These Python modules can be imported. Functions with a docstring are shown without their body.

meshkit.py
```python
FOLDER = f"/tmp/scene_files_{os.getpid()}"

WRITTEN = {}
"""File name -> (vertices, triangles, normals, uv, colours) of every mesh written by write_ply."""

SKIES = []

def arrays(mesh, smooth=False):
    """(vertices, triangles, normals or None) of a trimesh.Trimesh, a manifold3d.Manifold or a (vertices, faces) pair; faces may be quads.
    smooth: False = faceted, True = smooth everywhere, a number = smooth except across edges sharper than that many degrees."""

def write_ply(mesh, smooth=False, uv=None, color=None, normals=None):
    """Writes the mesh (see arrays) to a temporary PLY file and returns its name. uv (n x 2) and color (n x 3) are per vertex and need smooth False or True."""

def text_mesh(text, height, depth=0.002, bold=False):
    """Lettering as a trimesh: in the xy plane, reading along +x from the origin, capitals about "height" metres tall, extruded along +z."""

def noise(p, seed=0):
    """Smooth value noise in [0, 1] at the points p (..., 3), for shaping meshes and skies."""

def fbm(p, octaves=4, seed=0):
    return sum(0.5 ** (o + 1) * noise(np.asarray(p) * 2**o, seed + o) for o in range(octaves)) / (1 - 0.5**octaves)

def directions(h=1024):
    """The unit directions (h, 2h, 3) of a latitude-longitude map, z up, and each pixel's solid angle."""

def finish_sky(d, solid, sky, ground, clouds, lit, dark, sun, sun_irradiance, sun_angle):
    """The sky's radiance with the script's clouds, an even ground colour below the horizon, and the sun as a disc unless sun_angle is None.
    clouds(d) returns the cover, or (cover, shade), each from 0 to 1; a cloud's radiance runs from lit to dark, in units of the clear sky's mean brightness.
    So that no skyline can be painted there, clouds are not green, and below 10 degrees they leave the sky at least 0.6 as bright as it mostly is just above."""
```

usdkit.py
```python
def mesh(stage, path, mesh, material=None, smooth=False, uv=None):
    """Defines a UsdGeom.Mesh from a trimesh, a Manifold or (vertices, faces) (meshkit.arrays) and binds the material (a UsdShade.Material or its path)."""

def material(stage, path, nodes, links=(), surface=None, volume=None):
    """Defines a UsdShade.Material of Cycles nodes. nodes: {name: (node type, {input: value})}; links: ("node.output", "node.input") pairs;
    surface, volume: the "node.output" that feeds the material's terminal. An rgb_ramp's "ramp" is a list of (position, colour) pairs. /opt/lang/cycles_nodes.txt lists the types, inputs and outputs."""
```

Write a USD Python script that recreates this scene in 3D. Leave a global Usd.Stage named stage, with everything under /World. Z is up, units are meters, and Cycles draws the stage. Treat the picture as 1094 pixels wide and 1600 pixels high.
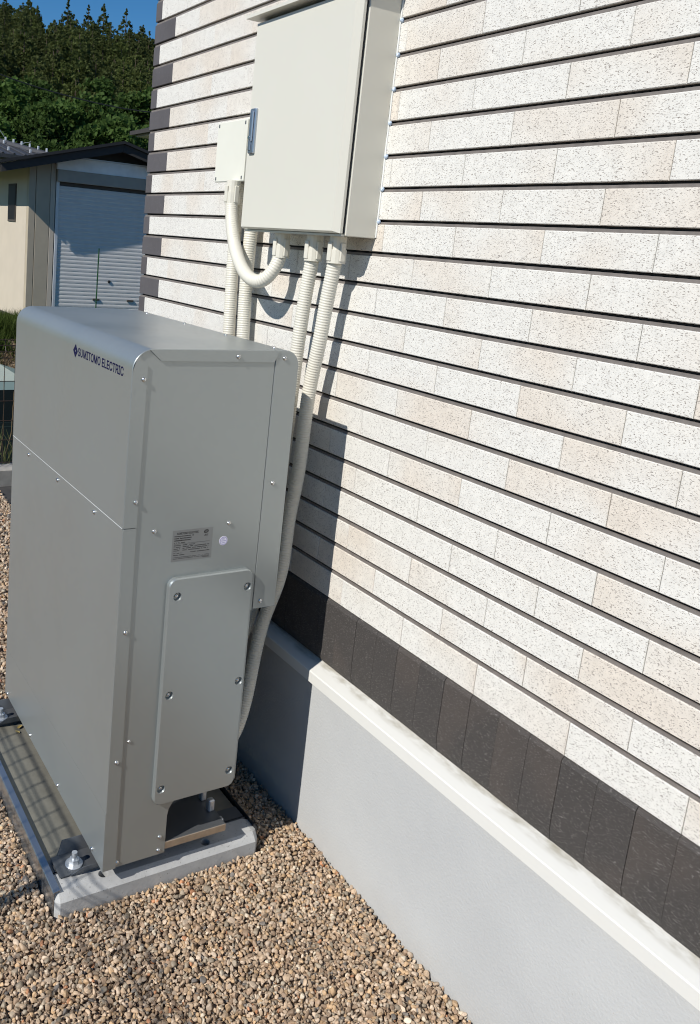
import math, random
import numpy as np, trimesh, manifold3d as m3, shapely, shapely.geometry as sg
from shapely import affinity
import usdkit, meshkit
from pxr import Gf, Sdf, Usd, UsdGeom, UsdLux, UsdShade, Vt

rng = np.random.default_rng(7)
random.seed(7)
stage = Usd.Stage.CreateInMemory()
UsdGeom.SetStageUpAxis(stage, UsdGeom.Tokens.z)
UsdGeom.SetStageMetersPerUnit(stage, 1.0)
UsdGeom.Xform.Define(stage, '/World')
UsdGeom.Scope.Define(stage, '/World/Looks')

# ------------------------------------------------------------------ camera
CAM = np.array([-1.2879, 0.0, 1.5333])
RGT, UPV, FWD = (np.array(v) for v in ([0.8747, -0.4781, 0.0793], [0.0303, 0.2173, 0.9756], [0.4837, 0.851, -0.2046]))
FPX, PX, PY, PW, PH = 1320.3, 338.5, 653.5, 1094.0, 1600.0
EXPOSURE = 0.05
cam = UsdGeom.Camera.Define(stage, '/World/camera')
rows = [list(RGT) + [0], list(UPV) + [0], list(-FWD) + [0], list(CAM) + [1]]
cam.AddTransformOp().Set(Gf.Matrix4d(*[float(v) for r in rows for v in r]))
cam.CreateHorizontalApertureAttr(36.0)
cam.CreateVerticalApertureAttr(36.0 * 1024 / 700)
cam.CreateFocalLengthAttr(FPX / PW * 36.0)
cam.CreateHorizontalApertureOffsetAttr((PW / 2 - PX) / PW * 36.0)
cam.CreateVerticalApertureOffsetAttr(-(PH / 2 - PY) / PW * 36.0)
cam.CreateClippingRangeAttr(Gf.Vec2f(0.05, 5000))
cam.CreateExposureAttr(EXPOSURE)

# ------------------------------------------------------------------ sky and sun
SUN_TO = np.array([-1.0, -0.25, 0.87])
SUN_TO /= np.linalg.norm(SUN_TO)
SUN_EL, SUN_ROT = math.asin(SUN_TO[2]), math.atan2(SUN_TO[0], SUN_TO[1])
SKY_STRENGTH, SUN_INTENSITY = 0.088, 1.22
dome = UsdLux.DomeLight.Define(stage, '/World/sky')
dome.GetPrim().SetCustomDataByKey('kind', 'structure')
skym = usdkit.material(stage, '/World/Looks/sky_look', {
    's': ('sky_texture', {'sky_type': 'single_scattering', 'sun_disc': False, 'sun_elevation': SUN_EL, 'sun_rotation': SUN_ROT,
                          'altitude': 200.0, 'air_density': 1.0, 'aerosol_density': 0.0, 'ozone_density': 5.0}),
    'h': ('hsv', {'saturation': 1.28}), 'b': ('background_shader', {'strength': SKY_STRENGTH})}, [('s.color', 'h.color'), ('h.color', 'b.color')], surface='b.background')
UsdShade.MaterialBindingAPI.Apply(dome.GetPrim()).Bind(skym)
sun = UsdLux.DistantLight.Define(stage, '/World/sun')
sun.CreateNormalizeAttr(True)
sun.CreateIntensityAttr(SUN_INTENSITY)
sun.CreateAngleAttr(0.5)
sun.CreateColorAttr(Gf.Vec3f(1.0, 0.965, 0.91))
zax = SUN_TO
xax = np.cross([0, 0, 1.0], zax); xax /= np.linalg.norm(xax)
yax = np.cross(zax, xax)
sun.AddTransformOp().Set(Gf.Matrix4d(*[float(v) for r in (list(xax) + [0], list(yax) + [0], list(zax) + [0], [0, 0, 0, 1]) for v in r]))

# ------------------------------------------------------------------ helpers
_used = {}
def path_for(name, parent='/World'):
    k = (parent, name); n = _used.get(k, -1) + 1; _used[k] = n
    return f'{parent}/{name}' + ('' if n == 0 else f'_{n:03d}')
def data(prim, **kw):
    for k, v in kw.items():
        if v is not None: prim.SetCustomDataByKey(k, v)
    return prim
def thing(name, label, cat, loc=(0, 0, 0), rz=0.0, group=None):
    x = UsdGeom.Xform.Define(stage, path_for(name))
    x.AddTranslateOp().Set(Gf.Vec3d(*map(float, loc)))
    if rz: x.AddRotateZOp().Set(float(rz))
    data(x.GetPrim(), label=label, category=cat, group=group)
    return str(x.GetPath())
def clean(mesh):
    return mesh
def part(parent, name, mesh, mat, smooth=False, label=None, kind=None):
    m = usdkit.mesh(stage, path_for(name, parent), mesh, M[mat], smooth=smooth)
    data(m.GetPrim(), label=label, kind=kind)
    return str(m.GetPath())
def top(name, mesh, mat, smooth=False, **kw):
    m = usdkit.mesh(stage, path_for(name), mesh, M[mat], smooth=smooth)
    data(m.GetPrim(), **kw)
    return str(m.GetPath())
def copy_of(src, loc, rz=0.0, scale=None, label=None, group=None):
    sp = stage.GetPrimAtPath(src); was = sp.GetCustomData()
    nm = sp.GetName()
    import re
    nm = re.sub(r'_\d{3}$', '', nm)
    x = UsdGeom.Xform.Define(stage, path_for(nm))
    p = x.GetPrim()
    p.GetReferences().AddInternalReference(sp.GetPath())
    x.ClearXformOpOrder()
    x.AddTranslateOp(opSuffix='put').Set(Gf.Vec3d(*map(float, loc)))
    if rz: x.AddRotateZOp(opSuffix='put').Set(float(rz))
    if scale is not None: x.AddScaleOp(opSuffix='put').Set(Gf.Vec3f(*map(float, np.broadcast_to(scale, 3))))
    p.SetInstanceable(True)
    data(p, label=label or was['label'], category=was['category'], group=group or was.get('group'))
    return str(x.GetPath())
def cat_(ms):
    return trimesh.util.concatenate([m if isinstance(m, trimesh.Trimesh) else tm(m) for m in ms])
def tm(m):
    if isinstance(m, trimesh.Trimesh): return m
    q = m.to_mesh()
    return trimesh.Trimesh(np.asarray(q.vert_properties)[:, :3], np.asarray(q.tri_verts), process=False)
def box(x0, x1, y0, y1, z0, z1):
    b = trimesh.creation.box(extents=(x1 - x0, y1 - y0, z1 - z0)); b.apply_translation(((x0 + x1) / 2, (y0 + y1) / 2, (z0 + z1) / 2)); return b
def cbox(x0, x1, y0, y1, z0, z1, c=0.002):
    p = []
    for ax in range(3):
        i = [c, c, c]; i[ax] = 0
        for sx in (0, 1):
            for sy in (0, 1):
                for sz in (0, 1):
                    p.append((x1 - i[0] if sx else x0 + i[0], y1 - i[1] if sy else y0 + i[1], z1 - i[2] if sz else z0 + i[2]))
    return tm(m3.Manifold.hull_points(np.array(p)))
def hull(pts): return tm(m3.Manifold.hull_points(np.asarray(pts, float)))
def place(mesh, mat4): m = mesh.copy(); m.apply_transform(mat4); return m
def axes(o, x, y, z):
    A = np.eye(4); A[:3, 0], A[:3, 1], A[:3, 2], A[:3, 3] = x, y, z, o; return A
def extrude_y(poly, y0, y1):
    """poly in (x, z); extruded from y0 to y1"""
    m = trimesh.creation.extrude_polygon(poly, y1 - y0, engine='earcut')
    return place(m, axes((0, y1, 0), (1, 0, 0), (0, 0, 1), (0, -1, 0)))
def convex_y(poly, y0, y1, c):
    """convex (x, z) profile along y, both ends chamfered by c"""
    a, b = np.array(poly.exterior.coords)[:-1], np.array(poly.buffer(-c).exterior.coords)[:-1]
    pts = [(x, y, z) for y, q in ((y0, b), (y0 + c, a), (y1 - c, a), (y1, b)) for x, z in q]
    return hull(pts)
def extrude_x(poly, x0, x1):
    """poly in (y, z)"""
    m = trimesh.creation.extrude_polygon(poly, x1 - x0, engine='earcut')
    return place(m, axes((x0, 0, 0), (0, 1, 0), (0, 0, 1), (1, 0, 0)))
def rrect(x0, x1, z0, z1, r, n=6):
    return sg.box(x0 + r, z0 + r, x1 - r, z1 - r).buffer(r, quad_segs=n)
def cyl(a, b, r, n=14):
    return trimesh.creation.cylinder(radius=r, segment=(a, b), sections=n)
def tube(pts, radii, n=16, closed_ends=True):
    P = np.asarray(pts, float); k = len(P); radii = np.broadcast_to(radii, k)
    T = np.gradient(P, axis=0); T /= np.linalg.norm(T, axis=1)[:, None]
    u = np.cross(T[0], [0.3, 0.9, 0.1]); u /= np.linalg.norm(u); V = []
    a = np.linspace(0, 2 * np.pi, n, endpoint=False)
    for i in range(k):
        u = u - T[i] * (u @ T[i]); u /= np.linalg.norm(u); w = np.cross(T[i], u)
        V.append(P[i] + radii[i] * (np.cos(a)[:, None] * u + np.sin(a)[:, None] * w))
    V = np.concatenate(V); i = np.arange(k - 1)[:, None] * n; j = np.arange(n)[None]; j2 = (j + 1) % n
    q = np.stack([i + j, i + j2, i + n + j2, i + n + j], -1).reshape(-1, 4)
    F = np.vstack([q[:, [0, 1, 2]], q[:, [0, 2, 3]]])
    if closed_ends:
        V = np.vstack([V, P[0], P[-1]]); c0, c1 = len(V) - 2, len(V) - 1
        jj = np.arange(n); j3 = (jj + 1) % n
        F = np.vstack([F, np.stack([np.full(n, c0), j3, jj], 1), np.stack([np.full(n, c1), (k - 1) * n + jj, (k - 1) * n + j3], 1)])
    return trimesh.Trimesh(V, F, process=False)
def spline(pts, step):
    from scipy.interpolate import CubicSpline
    P = np.asarray(pts, float); t = np.r_[0, np.cumsum(np.linalg.norm(np.diff(P, axis=0), axis=1))]
    cs = CubicSpline(t, P); n = max(int(t[-1] / step), 4); return cs(np.linspace(0, t[-1], n))
def fit_normals(m):
    return m
def instancer(name, protos, pos, quat, scl, idx, **kw):
    pi = UsdGeom.PointInstancer.Define(stage, path_for(name))
    base = str(pi.GetPath())
    for k, (mesh, mat, sm) in enumerate(protos):
        usdkit.mesh(stage, f'{base}/{kw["piece"]}_{k:03d}', mesh, M[mat], smooth=sm)
        pi.CreatePrototypesRel().AddTarget(f'{base}/{kw["piece"]}_{k:03d}')
    pi.CreatePositionsAttr(Vt.Vec3fArray.FromNumpy(pos.astype(np.float32)))
    pi.CreateProtoIndicesAttr(Vt.IntArray.FromNumpy(idx.astype(np.int32)))
    pi.CreateScalesAttr(Vt.Vec3fArray.FromNumpy(scl.astype(np.float32)))
    q = quat.astype(np.float32)   # w x y z
    pi.CreateOrientationsAttr(Vt.QuathArray([Gf.Quath(float(a), float(b), float(c), float(d)) for a, b, c, d in q]))
    data(pi.GetPrim(), label=kw.get('label'), category=kw.get('category'), kind='stuff')
    return base
def ray(u, v, y):
    d = RGT * (u - PX) / FPX - UPV * (v - PY) / FPX + FWD; t = (y - CAM[1]) / d[1]; return CAM + t * d
def rand_quat(n, r):
    q = r.normal(size=(n, 4)); return q / np.linalg.norm(q, axis=1)[:, None]

# ------------------------------------------------------------------ materials
M = {}
def mat(name, nodes, links, surface='p.BSDF'):
    M[name] = usdkit.material(stage, f'/World/Looks/{name}', nodes, links, surface=surface)
def plain(name, col, rough=0.5, metal=0.0, vary=0.08, scale=6.0, bump=0.0, bscale=200.0, spec=0.5, **kw):
    d = np.array(col, float)
    nodes = {'g': ('geometry', {}), 'n': ('noise_texture', {'scale': scale, 'detail': 5.0, 'roughness': 0.6}),
             'r': ('rgb_ramp', {'ramp': [(0.3, tuple(d * (1 - vary))), (0.7, tuple(np.minimum(d * (1 + vary), 1)))]}),
             'p': ('principled_bsdf', {'roughness': rough, 'metallic': metal, 'specular_ior_level': spec, **kw})}
    links = [('g.position', 'n.vector'), ('n.fac', 'r.fac'), ('r.color', 'p.base_color')]
    if bump:
        nodes['bn'] = ('noise_texture', {'scale': bscale, 'detail': 4.0})
        nodes['b'] = ('bump', {'strength': bump, 'distance': 0.002})
        links += [('g.position', 'bn.vector'), ('bn.fac', 'b.height'), ('b.normal', 'p.normal')]
    mat(name, nodes, links)

# cream ceramic tile: blotches of pinkish beige, fine dark pits drawn out along the wall
def tile_material(name, c_light, c_tint, pit, pit_amount, bump, tint_lo, tint_hi, stretch=0.42, pitscale=430.0):
    mat(name, {
        'g': ('geometry', {}), 'o': ('object_info', {}),
        'w': ('math', {'math_type': 'multiply', 'value2': 57.0}),
        'n': ('noise_texture', {'dimensions': '4D', 'scale': 4.2, 'detail': 1.5, 'roughness': 0.45}),
        'add': ('math', {'math_type': 'multiply_add', 'value2': 0.24, 'value3': -0.12}),
        'sum': ('math', {'math_type': 'add'}),
        'mr': ('map_range', {'range_type': 'smoothstep', 'from_min': tint_lo, 'from_max': tint_hi, 'clamp': True}),
        'fine': ('noise_texture', {'scale': 45.0, 'detail': 6.0, 'roughness': 0.7}),
        'fr': ('rgb_ramp', {'ramp': [(0.3, (0.90, 0.90, 0.90)), (0.7, (1.04, 1.04, 1.04))]}),
        'mx': ('mix_color', {'blend_type': 'mix', 'a': c_light, 'b': c_tint}),
        'mul': ('mix_color', {'blend_type': 'multiply', 'fac': 1.0}),
        'map': ('mapping', {'scale': (1.0, stretch, 1.0)}),
        'pn': ('noise_texture', {'scale': pitscale, 'detail': 2.0, 'roughness': 0.5, 'distortion': 0.4}),
        'pr': ('map_range', {'from_min': pit_amount, 'from_max': pit_amount + 0.055, 'clamp': True}),
        'mx2': ('mix_color', {'blend_type': 'mix', 'b': pit}),
        'h': ('math', {'math_type': 'multiply_add', 'value2': -0.9}),
        'bump': ('bump', {'strength': bump, 'distance': 0.0016}),
        'p': ('principled_bsdf', {'roughness': 0.72, 'specular_ior_level': 0.35})},
        [('o.random', 'w.value1'), ('g.position', 'n.vector'), ('w.value', 'n.w'), ('o.random', 'add.value1'), ('n.fac', 'sum.value1'), ('add.value', 'sum.value2'),
         ('sum.value', 'mr.value'), ('mr.result', 'mx.fac'), ('g.position', 'fine.vector'), ('fine.fac', 'fr.fac'), ('mx.result', 'mul.a'), ('fr.color', 'mul.b'),
         ('g.position', 'map.vector'), ('map.vector', 'pn.vector'), ('pn.fac', 'pr.value'), ('mul.result', 'mx2.a'), ('pr.result', 'mx2.fac'),
         ('pr.result', 'h.value1'), ('fine.fac', 'h.value3'), ('h.value', 'bump.height'), ('mx2.result', 'p.base_color'), ('bump.normal', 'p.normal')])
tile_material('cream_tile', (0.71, 0.69, 0.635), (0.67, 0.605, 0.52), (0.30, 0.265, 0.235), 0.598, 0.5, 0.42, 0.74, pitscale=640.0)
tile_material('charcoal_tile', (0.098, 0.092, 0.096), (0.085, 0.078, 0.08), (0.14, 0.13, 0.12), 0.66, 0.3, 0.45, 0.7)
tile_material('plinth_tile', (0.060, 0.054, 0.050), (0.074, 0.063, 0.056), (0.20, 0.185, 0.17), 0.59, 1.0, 0.46, 0.6, stretch=0.25, pitscale=700.0)
plain('groove', (0.02, 0.018, 0.017), 0.8)
plain('joint_strip', (0.17, 0.15, 0.135), 0.7, vary=0.2, scale=40)
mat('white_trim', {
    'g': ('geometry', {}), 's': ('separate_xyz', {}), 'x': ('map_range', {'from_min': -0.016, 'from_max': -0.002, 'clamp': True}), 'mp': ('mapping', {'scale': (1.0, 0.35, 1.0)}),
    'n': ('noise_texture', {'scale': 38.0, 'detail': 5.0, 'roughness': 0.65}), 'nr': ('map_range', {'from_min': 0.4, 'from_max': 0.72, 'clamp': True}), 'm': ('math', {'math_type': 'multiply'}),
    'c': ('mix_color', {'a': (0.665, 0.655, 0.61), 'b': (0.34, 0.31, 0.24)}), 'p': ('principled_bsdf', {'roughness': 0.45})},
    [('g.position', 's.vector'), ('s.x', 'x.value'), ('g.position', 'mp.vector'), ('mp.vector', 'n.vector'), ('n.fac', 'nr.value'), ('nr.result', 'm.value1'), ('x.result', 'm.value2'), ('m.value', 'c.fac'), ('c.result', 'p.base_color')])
mat('foundation_render', {
    'g': ('geometry', {}), 'n': ('noise_texture', {'scale': 2.2, 'detail': 6.0, 'roughness': 0.62}),
    'r': ('rgb_ramp', {'ramp': [(0.3, (0.42, 0.425, 0.42)), (0.7, (0.485, 0.49, 0.48))]}),
    'sp': ('voronoi_texture', {'scale': 38.0}), 'sr': ('map_range', {'from_min': 0.035, 'from_max': 0.075, 'to_min': 1.0, 'to_max': 0.0, 'clamp': True}),
    'ms': ('noise_texture', {'scale': 5.0}), 'mm': ('map_range', {'from_min': 0.55, 'from_max': 0.62, 'clamp': True}), 'mu': ('math', {'math_type': 'multiply'}),
    'mx': ('mix_color', {'b': (0.42, 0.41, 0.39)}),
    'z': ('separate_xyz', {}), 'zr': ('map_range', {'from_min': 0.0, 'from_max': 0.09, 'to_min': 0.42, 'to_max': 0.0, 'clamp': True}), 'zn': ('noise_texture', {'scale': 14.0, 'detail': 5.0}), 'zm': ('math', {'math_type': 'multiply'}),
    'mz': ('mix_color', {'b': (0.40, 0.36, 0.30)}),
    'bn': ('noise_texture', {'scale': 160.0, 'detail': 5.0}), 'b': ('bump', {'strength': 0.6, 'distance': 0.0015}),
    'p': ('principled_bsdf', {'roughness': 0.75, 'specular_ior_level': 0.3})},
    [('g.position', 'n.vector'), ('n.fac', 'r.fac'), ('g.position', 'sp.vector'), ('sp.distance', 'sr.value'), ('g.position', 'ms.vector'), ('ms.fac', 'mm.value'),
     ('sr.result', 'mu.value1'), ('mm.result', 'mu.value2'), ('r.color', 'mx.a'), ('mu.value', 'mx.fac'), ('g.position', 'z.vector'), ('z.z', 'zr.value'),
     ('g.position', 'zn.vector'), ('zr.result', 'zm.value1'), ('zn.fac', 'zm.value2'), ('mx.result', 'mz.a'), ('zm.value', 'mz.fac'),
     ('g.position', 'bn.vector'), ('bn.fac', 'b.height'), ('mz.result', 'p.base_color'), ('b.normal', 'p.normal')])

def metal_paint(name, col, metal, rough, flake=0.05):
    d = np.array(col)
    mat(name, {
        'g': ('geometry', {}), 'n': ('noise_texture', {'scale': 2600.0, 'detail': 1.0}),
        'r': ('rgb_ramp', {'ramp': [(0.35, tuple(d * (1 - flake * 2))), (0.65, tuple(d * (1 + flake * 2)))]}),
        'wn': ('noise_texture', {'scale': 3.0, 'detail': 4.0}), 'rr': ('map_range', {'from_min': 0.3, 'from_max': 0.7, 'to_min': rough - 0.05, 'to_max': rough + 0.05, 'clamp': True}),
        'bn': ('noise_texture', {'scale': 9.0, 'detail': 1.0}), 'b': ('bump', {'strength': 0.04, 'distance': 0.004}),
        'p': ('principled_bsdf', {'metallic': metal, 'specular_ior_level': 0.5})},
        [('g.position', 'n.vector'), ('n.fac', 'r.fac'), ('r.color', 'p.base_color'), ('g.position', 'wn.vector'), ('wn.fac', 'rr.value'), ('rr.result', 'p.roughness'),
         ('g.position', 'bn.vector'), ('bn.fac', 'b.height'), ('b.normal', 'p.normal')])
metal_paint('silver_paint', (0.338, 0.364, 0.360), 0.58, 0.35)
metal_paint('zinc', (0.58, 0.60, 0.62), 0.65, 0.38, 0.03)
metal_paint('dark_steel', (0.13, 0.137, 0.145), 0.5, 0.42, 0.05)
metal_paint('steel_screw', (0.72, 0.71, 0.69), 1.0, 0.25, 0.02)
metal_paint('galvanised', (0.42, 0.45, 0.48), 0.9, 0.3, 0.06)
plain('black_gap', (0.012, 0.012, 0.013), 0.6)
plain('gravel_reflecting_plate', (0.42, 0.35, 0.275), 0.4, metal=0.7, vary=0.15, scale=30)  # bare metal lip, with the reflection of the gravel put into its tan colour
plain('dark_inside', (0.13, 0.125, 0.115), 0.5, metal=0.3)
plain('ink', (0.006, 0.007, 0.04), 0.6, spec=0.2)
plain('sunlit_metal_edge', (0.50, 0.51, 0.51), 0.5)  # bare metal cover edge, its catch of sun put into the pale colour
plain('black_ink', (0.03, 0.03, 0.03), 0.5)
plain('plate_silver', (0.25, 0.26, 0.26), 0.4, metal=0.5)
plain('sticker_white', (0.74, 0.73, 0.82), 0.5)
plain('violet_ink', (0.30, 0.27, 0.48), 0.5)
plain('cream_enamel', (0.62, 0.60, 0.52), 0.38, vary=0.02, scale=2)
plain('pvc_cream', (0.655, 0.625, 0.535), 0.42, vary=0.03, scale=12)
plain('pvc_box', (0.70, 0.69, 0.60), 0.45, vary=0.03)
plain('sealant', (0.48, 0.57, 0.68), 0.3, vary=0.15, scale=60)
plain('white_sealant', (0.74, 0.74, 0.70), 0.4)
plain('handle_metal', (0.40, 0.44, 0.50), 0.28, metal=0.85)
plain('rubber', (0.018, 0.018, 0.02), 0.55)
mat('pad_concrete', {
    'g': ('geometry', {}), 'n': ('noise_texture', {'scale': 9.0, 'detail': 7.0, 'roughness': 0.65}),
    'r': ('rgb_ramp', {'ramp': [(0.3, (0.33, 0.33, 0.325)), (0.55, (0.42, 0.42, 0.41)), (0.75, (0.50, 0.50, 0.485))]}),
    'v': ('noise_texture', {'scale': 190.0, 'detail': 3.0}), 'vr': ('map_range', {'from_min': 0.64, 'from_max': 0.72, 'clamp': True}),
    'mx': ('mix_color', {'b': (0.20, 0.195, 0.185)}), 'bn': ('noise_texture', {'scale': 120.0, 'detail': 6.0}), 'b': ('bump', {'strength': 0.4, 'distance': 0.0015}),
    'p': ('principled_bsdf', {'roughness': 0.8, 'specular_ior_level': 0.25})},
    [('g.position', 'n.vector'), ('n.fac', 'r.fac'), ('g.position', 'v.vector'), ('v.fac', 'vr.value'), ('r.color', 'mx.a'), ('vr.result', 'mx.fac'),
     ('mx.result', 'p.base_color'), ('g.position', 'bn.vector'), ('bn.fac', 'b.height'), ('b.normal', 'p.normal')])
plain('tray_sheet', (0.20, 0.19, 0.155), 0.5, metal=0.25, vary=0.12, scale=25, bump=0.1)
PEB = {'pebble_tan': (0.41, 0.3, 0.2), 'pebble_brown': (0.29, 0.2, 0.13), 'pebble_grey': (0.285, 0.23, 0.165), 'pebble_cream': (0.52, 0.44, 0.33),
       'pebble_ochre': (0.43, 0.29, 0.165), 'pebble_rust': (0.42, 0.2, 0.1), 'pebble_slate': (0.155, 0.135, 0.115), 'pebble_sand': (0.47, 0.365, 0.265)}
for k, c in PEB.items():
    d = np.array(c)
    mat(k, {'o': ('object_info', {}), 'tc': ('texture_coordinate', {}), 'n': ('noise_texture', {'scale': 1.6, 'detail': 5.0, 'roughness': 0.7}),
            'r': ('rgb_ramp', {'ramp': [(0.25, tuple(d * 0.72)), (0.75, tuple(np.minimum(d * 1.28, 1)))]}),
            'm': ('map_range', {'from_min': 0.0, 'from_max': 1.0, 'to_min': 0.72, 'to_max': 1.3}), 'mv': ('hsv', {}),
            'p': ('principled_bsdf', {'roughness': 0.62, 'specular_ior_level': 0.4})},
        [('tc.object', 'n.vector'), ('n.fac', 'r.fac'), ('o.random', 'm.value'), ('r.color', 'mv.color'), ('m.result', 'mv.value'), ('mv.color', 'p.base_color')])
plain('yard_soil', (0.27, 0.20, 0.135), 0.9, vary=0.4, scale=60)
# terrain: gravelly yard, asphalt street below, bank, grass, wooded hill
mat('terrain_look', {
    'g': ('geometry', {}), 's': ('separate_xyz', {}), 'n': ('noise_texture', {'scale': 0.9, 'detail': 8.0, 'roughness': 0.7}), 'n2': ('noise_texture', {'scale': 14.0, 'detail': 6.0, 'roughness': 0.7}),
    'straw': ('rgb_ramp', {'ramp': [(0.3, (0.16, 0.11, 0.07)), (0.55, (0.34, 0.26, 0.17)), (0.75, (0.43, 0.35, 0.24))]}),
    'grass': ('rgb_ramp', {'ramp': [(0.3, (0.04, 0.06, 0.018)), (0.7, (0.12, 0.15, 0.045))]}),
    'asph': ('rgb_ramp', {'ramp': [(0.3, (0.04, 0.04, 0.04)), (0.7, (0.065, 0.063, 0.06))]}),
    'y1': ('map_range', {'from_min': 12.3, 'from_max': 12.9, 'clamp': True}), 'y2': ('map_range', {'from_min': 10.2, 'from_max': 10.5, 'clamp': True}),
    'm1': ('mix_color', {}), 'm2': ('mix_color', {}), 'p': ('principled_bsdf', {'roughness': 0.9, 'specular_ior_level': 0.2})},
    [('g.position', 's.vector'), ('g.position', 'n.vector'), ('g.position', 'n2.vector'), ('n2.fac', 'straw.fac'), ('n2.fac', 'grass.fac'), ('n2.fac', 'asph.fac'),
     ('s.y', 'y1.value'), ('s.y', 'y2.value'), ('asph.color', 'm1.a'), ('straw.color', 'm1.b'), ('y2.result', 'm1.fac'), ('m1.result', 'm2.a'), ('grass.color', 'm2.b'), ('y1.result', 'm2.fac'),
     ('m2.result', 'p.base_color')])
def leafy(name, a, b, trans=0.3):
    a, b = np.array(a), np.array(b)
    mat(name, {'o': ('object_info', {}), 'g': ('geometry', {}), 'r': ('rgb_ramp', {'ramp': [(0.0, tuple(a)), (1.0, tuple(b))]}),
               'm': ('map_range', {'to_min': 0.75, 'to_max': 1.25}), 'h': ('hsv', {}), 'd': ('principled_bsdf', {'roughness': 0.7, 'specular_ior_level': 0.15}),
               't': ('translucent_bsdf', {}), 'mx': ('mix_closure', {'fac': trans})},
        [('g.random_per_island', 'r.fac'), ('o.random', 'm.value'), ('r.color', 'h.color'), ('m.result', 'h.value'), ('h.color', 'd.base_color'), ('h.color', 't.color'),
         ('d.BSDF', 'mx.closure1'), ('t.BSDF', 'mx.closure2')], surface='mx.closure')
leafy('cedar_needles', (0.075, 0.092, 0.028), (0.14, 0.155, 0.048), 0.4)
leafy('cedar_olive', (0.088, 0.11, 0.030), (0.155, 0.175, 0.052), 0.4)
leafy('broad_leaves', (0.07, 0.12, 0.028), (0.14, 0.205, 0.05), 0.45)
leafy('grass_blades', (0.07, 0.10, 0.02), (0.15, 0.20, 0.05), 0.4)
leafy('straw_blades', (0.26, 0.19, 0.11), (0.45, 0.36, 0.22), 0.2)
leafy('weed_leaves', (0.12, 0.13, 0.05), (0.32, 0.25, 0.10), 0.3)
plain('bark', (0.09, 0.065, 0.045), 0.9)
plain('shed_cream', (0.53, 0.46, 0.365), 0.8, vary=0.04, scale=3)
plain('shed_panel', (0.44, 0.375, 0.275), 0.6, vary=0.05)
plain('shed_joint', (0.07, 0.06, 0.05), 0.7)
plain('shutter_grey', (0.65, 0.63, 0.595), 0.7, spec=0.2, vary=0.04)
plain('shed_white', (0.86, 0.86, 0.86), 0.25)
plain('shed_header', (0.36, 0.33, 0.28), 0.55)
plain('shed_post', (0.62, 0.63, 0.64), 0.4, metal=0.3)
plain('roof_dark', (0.018, 0.018, 0.019), 0.75, vary=0.15)
plain('fascia_grey', (0.05, 0.047, 0.045), 0.8, spec=0.2)
plain('roof_tile_blue', (0.035, 0.036, 0.04), 0.6, vary=0.2)
plain('window_dark', (0.02, 0.018, 0.017), 0.3)
plain('fence_brown', (0.045, 0.028, 0.02), 0.45)
plain('curb_concrete', (0.34, 0.32, 0.28), 0.85, vary=0.2, scale=20, bump=0.3)
plain('car_paint', (0.27, 0.36, 0.33), 0.25, vary=0.03, spec=0.6)
plain('car_shaded_body', (0.02, 0.032, 0.03), 0.3)  # car paint darkened so the body looks in shade under the pale roof
plain('car_dark', (0.012, 0.02, 0.02), 0.35)
plain('car_glass', (0.01, 0.014, 0.014), 0.06, spec=0.8)
plain('tail_lamp', (0.35, 0.02, 0.02), 0.2)
plain('stake_green', (0.015, 0.06, 0.02), 0.4)
plain('cable_black', (0.015, 0.015, 0.015), 0.6)
plain('plaster_wall', (0.45, 0.43, 0.40), 0.8)
plain('dry_leaf', (0.40, 0.30, 0.10), 0.7, vary=0.3, scale=90)
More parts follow.
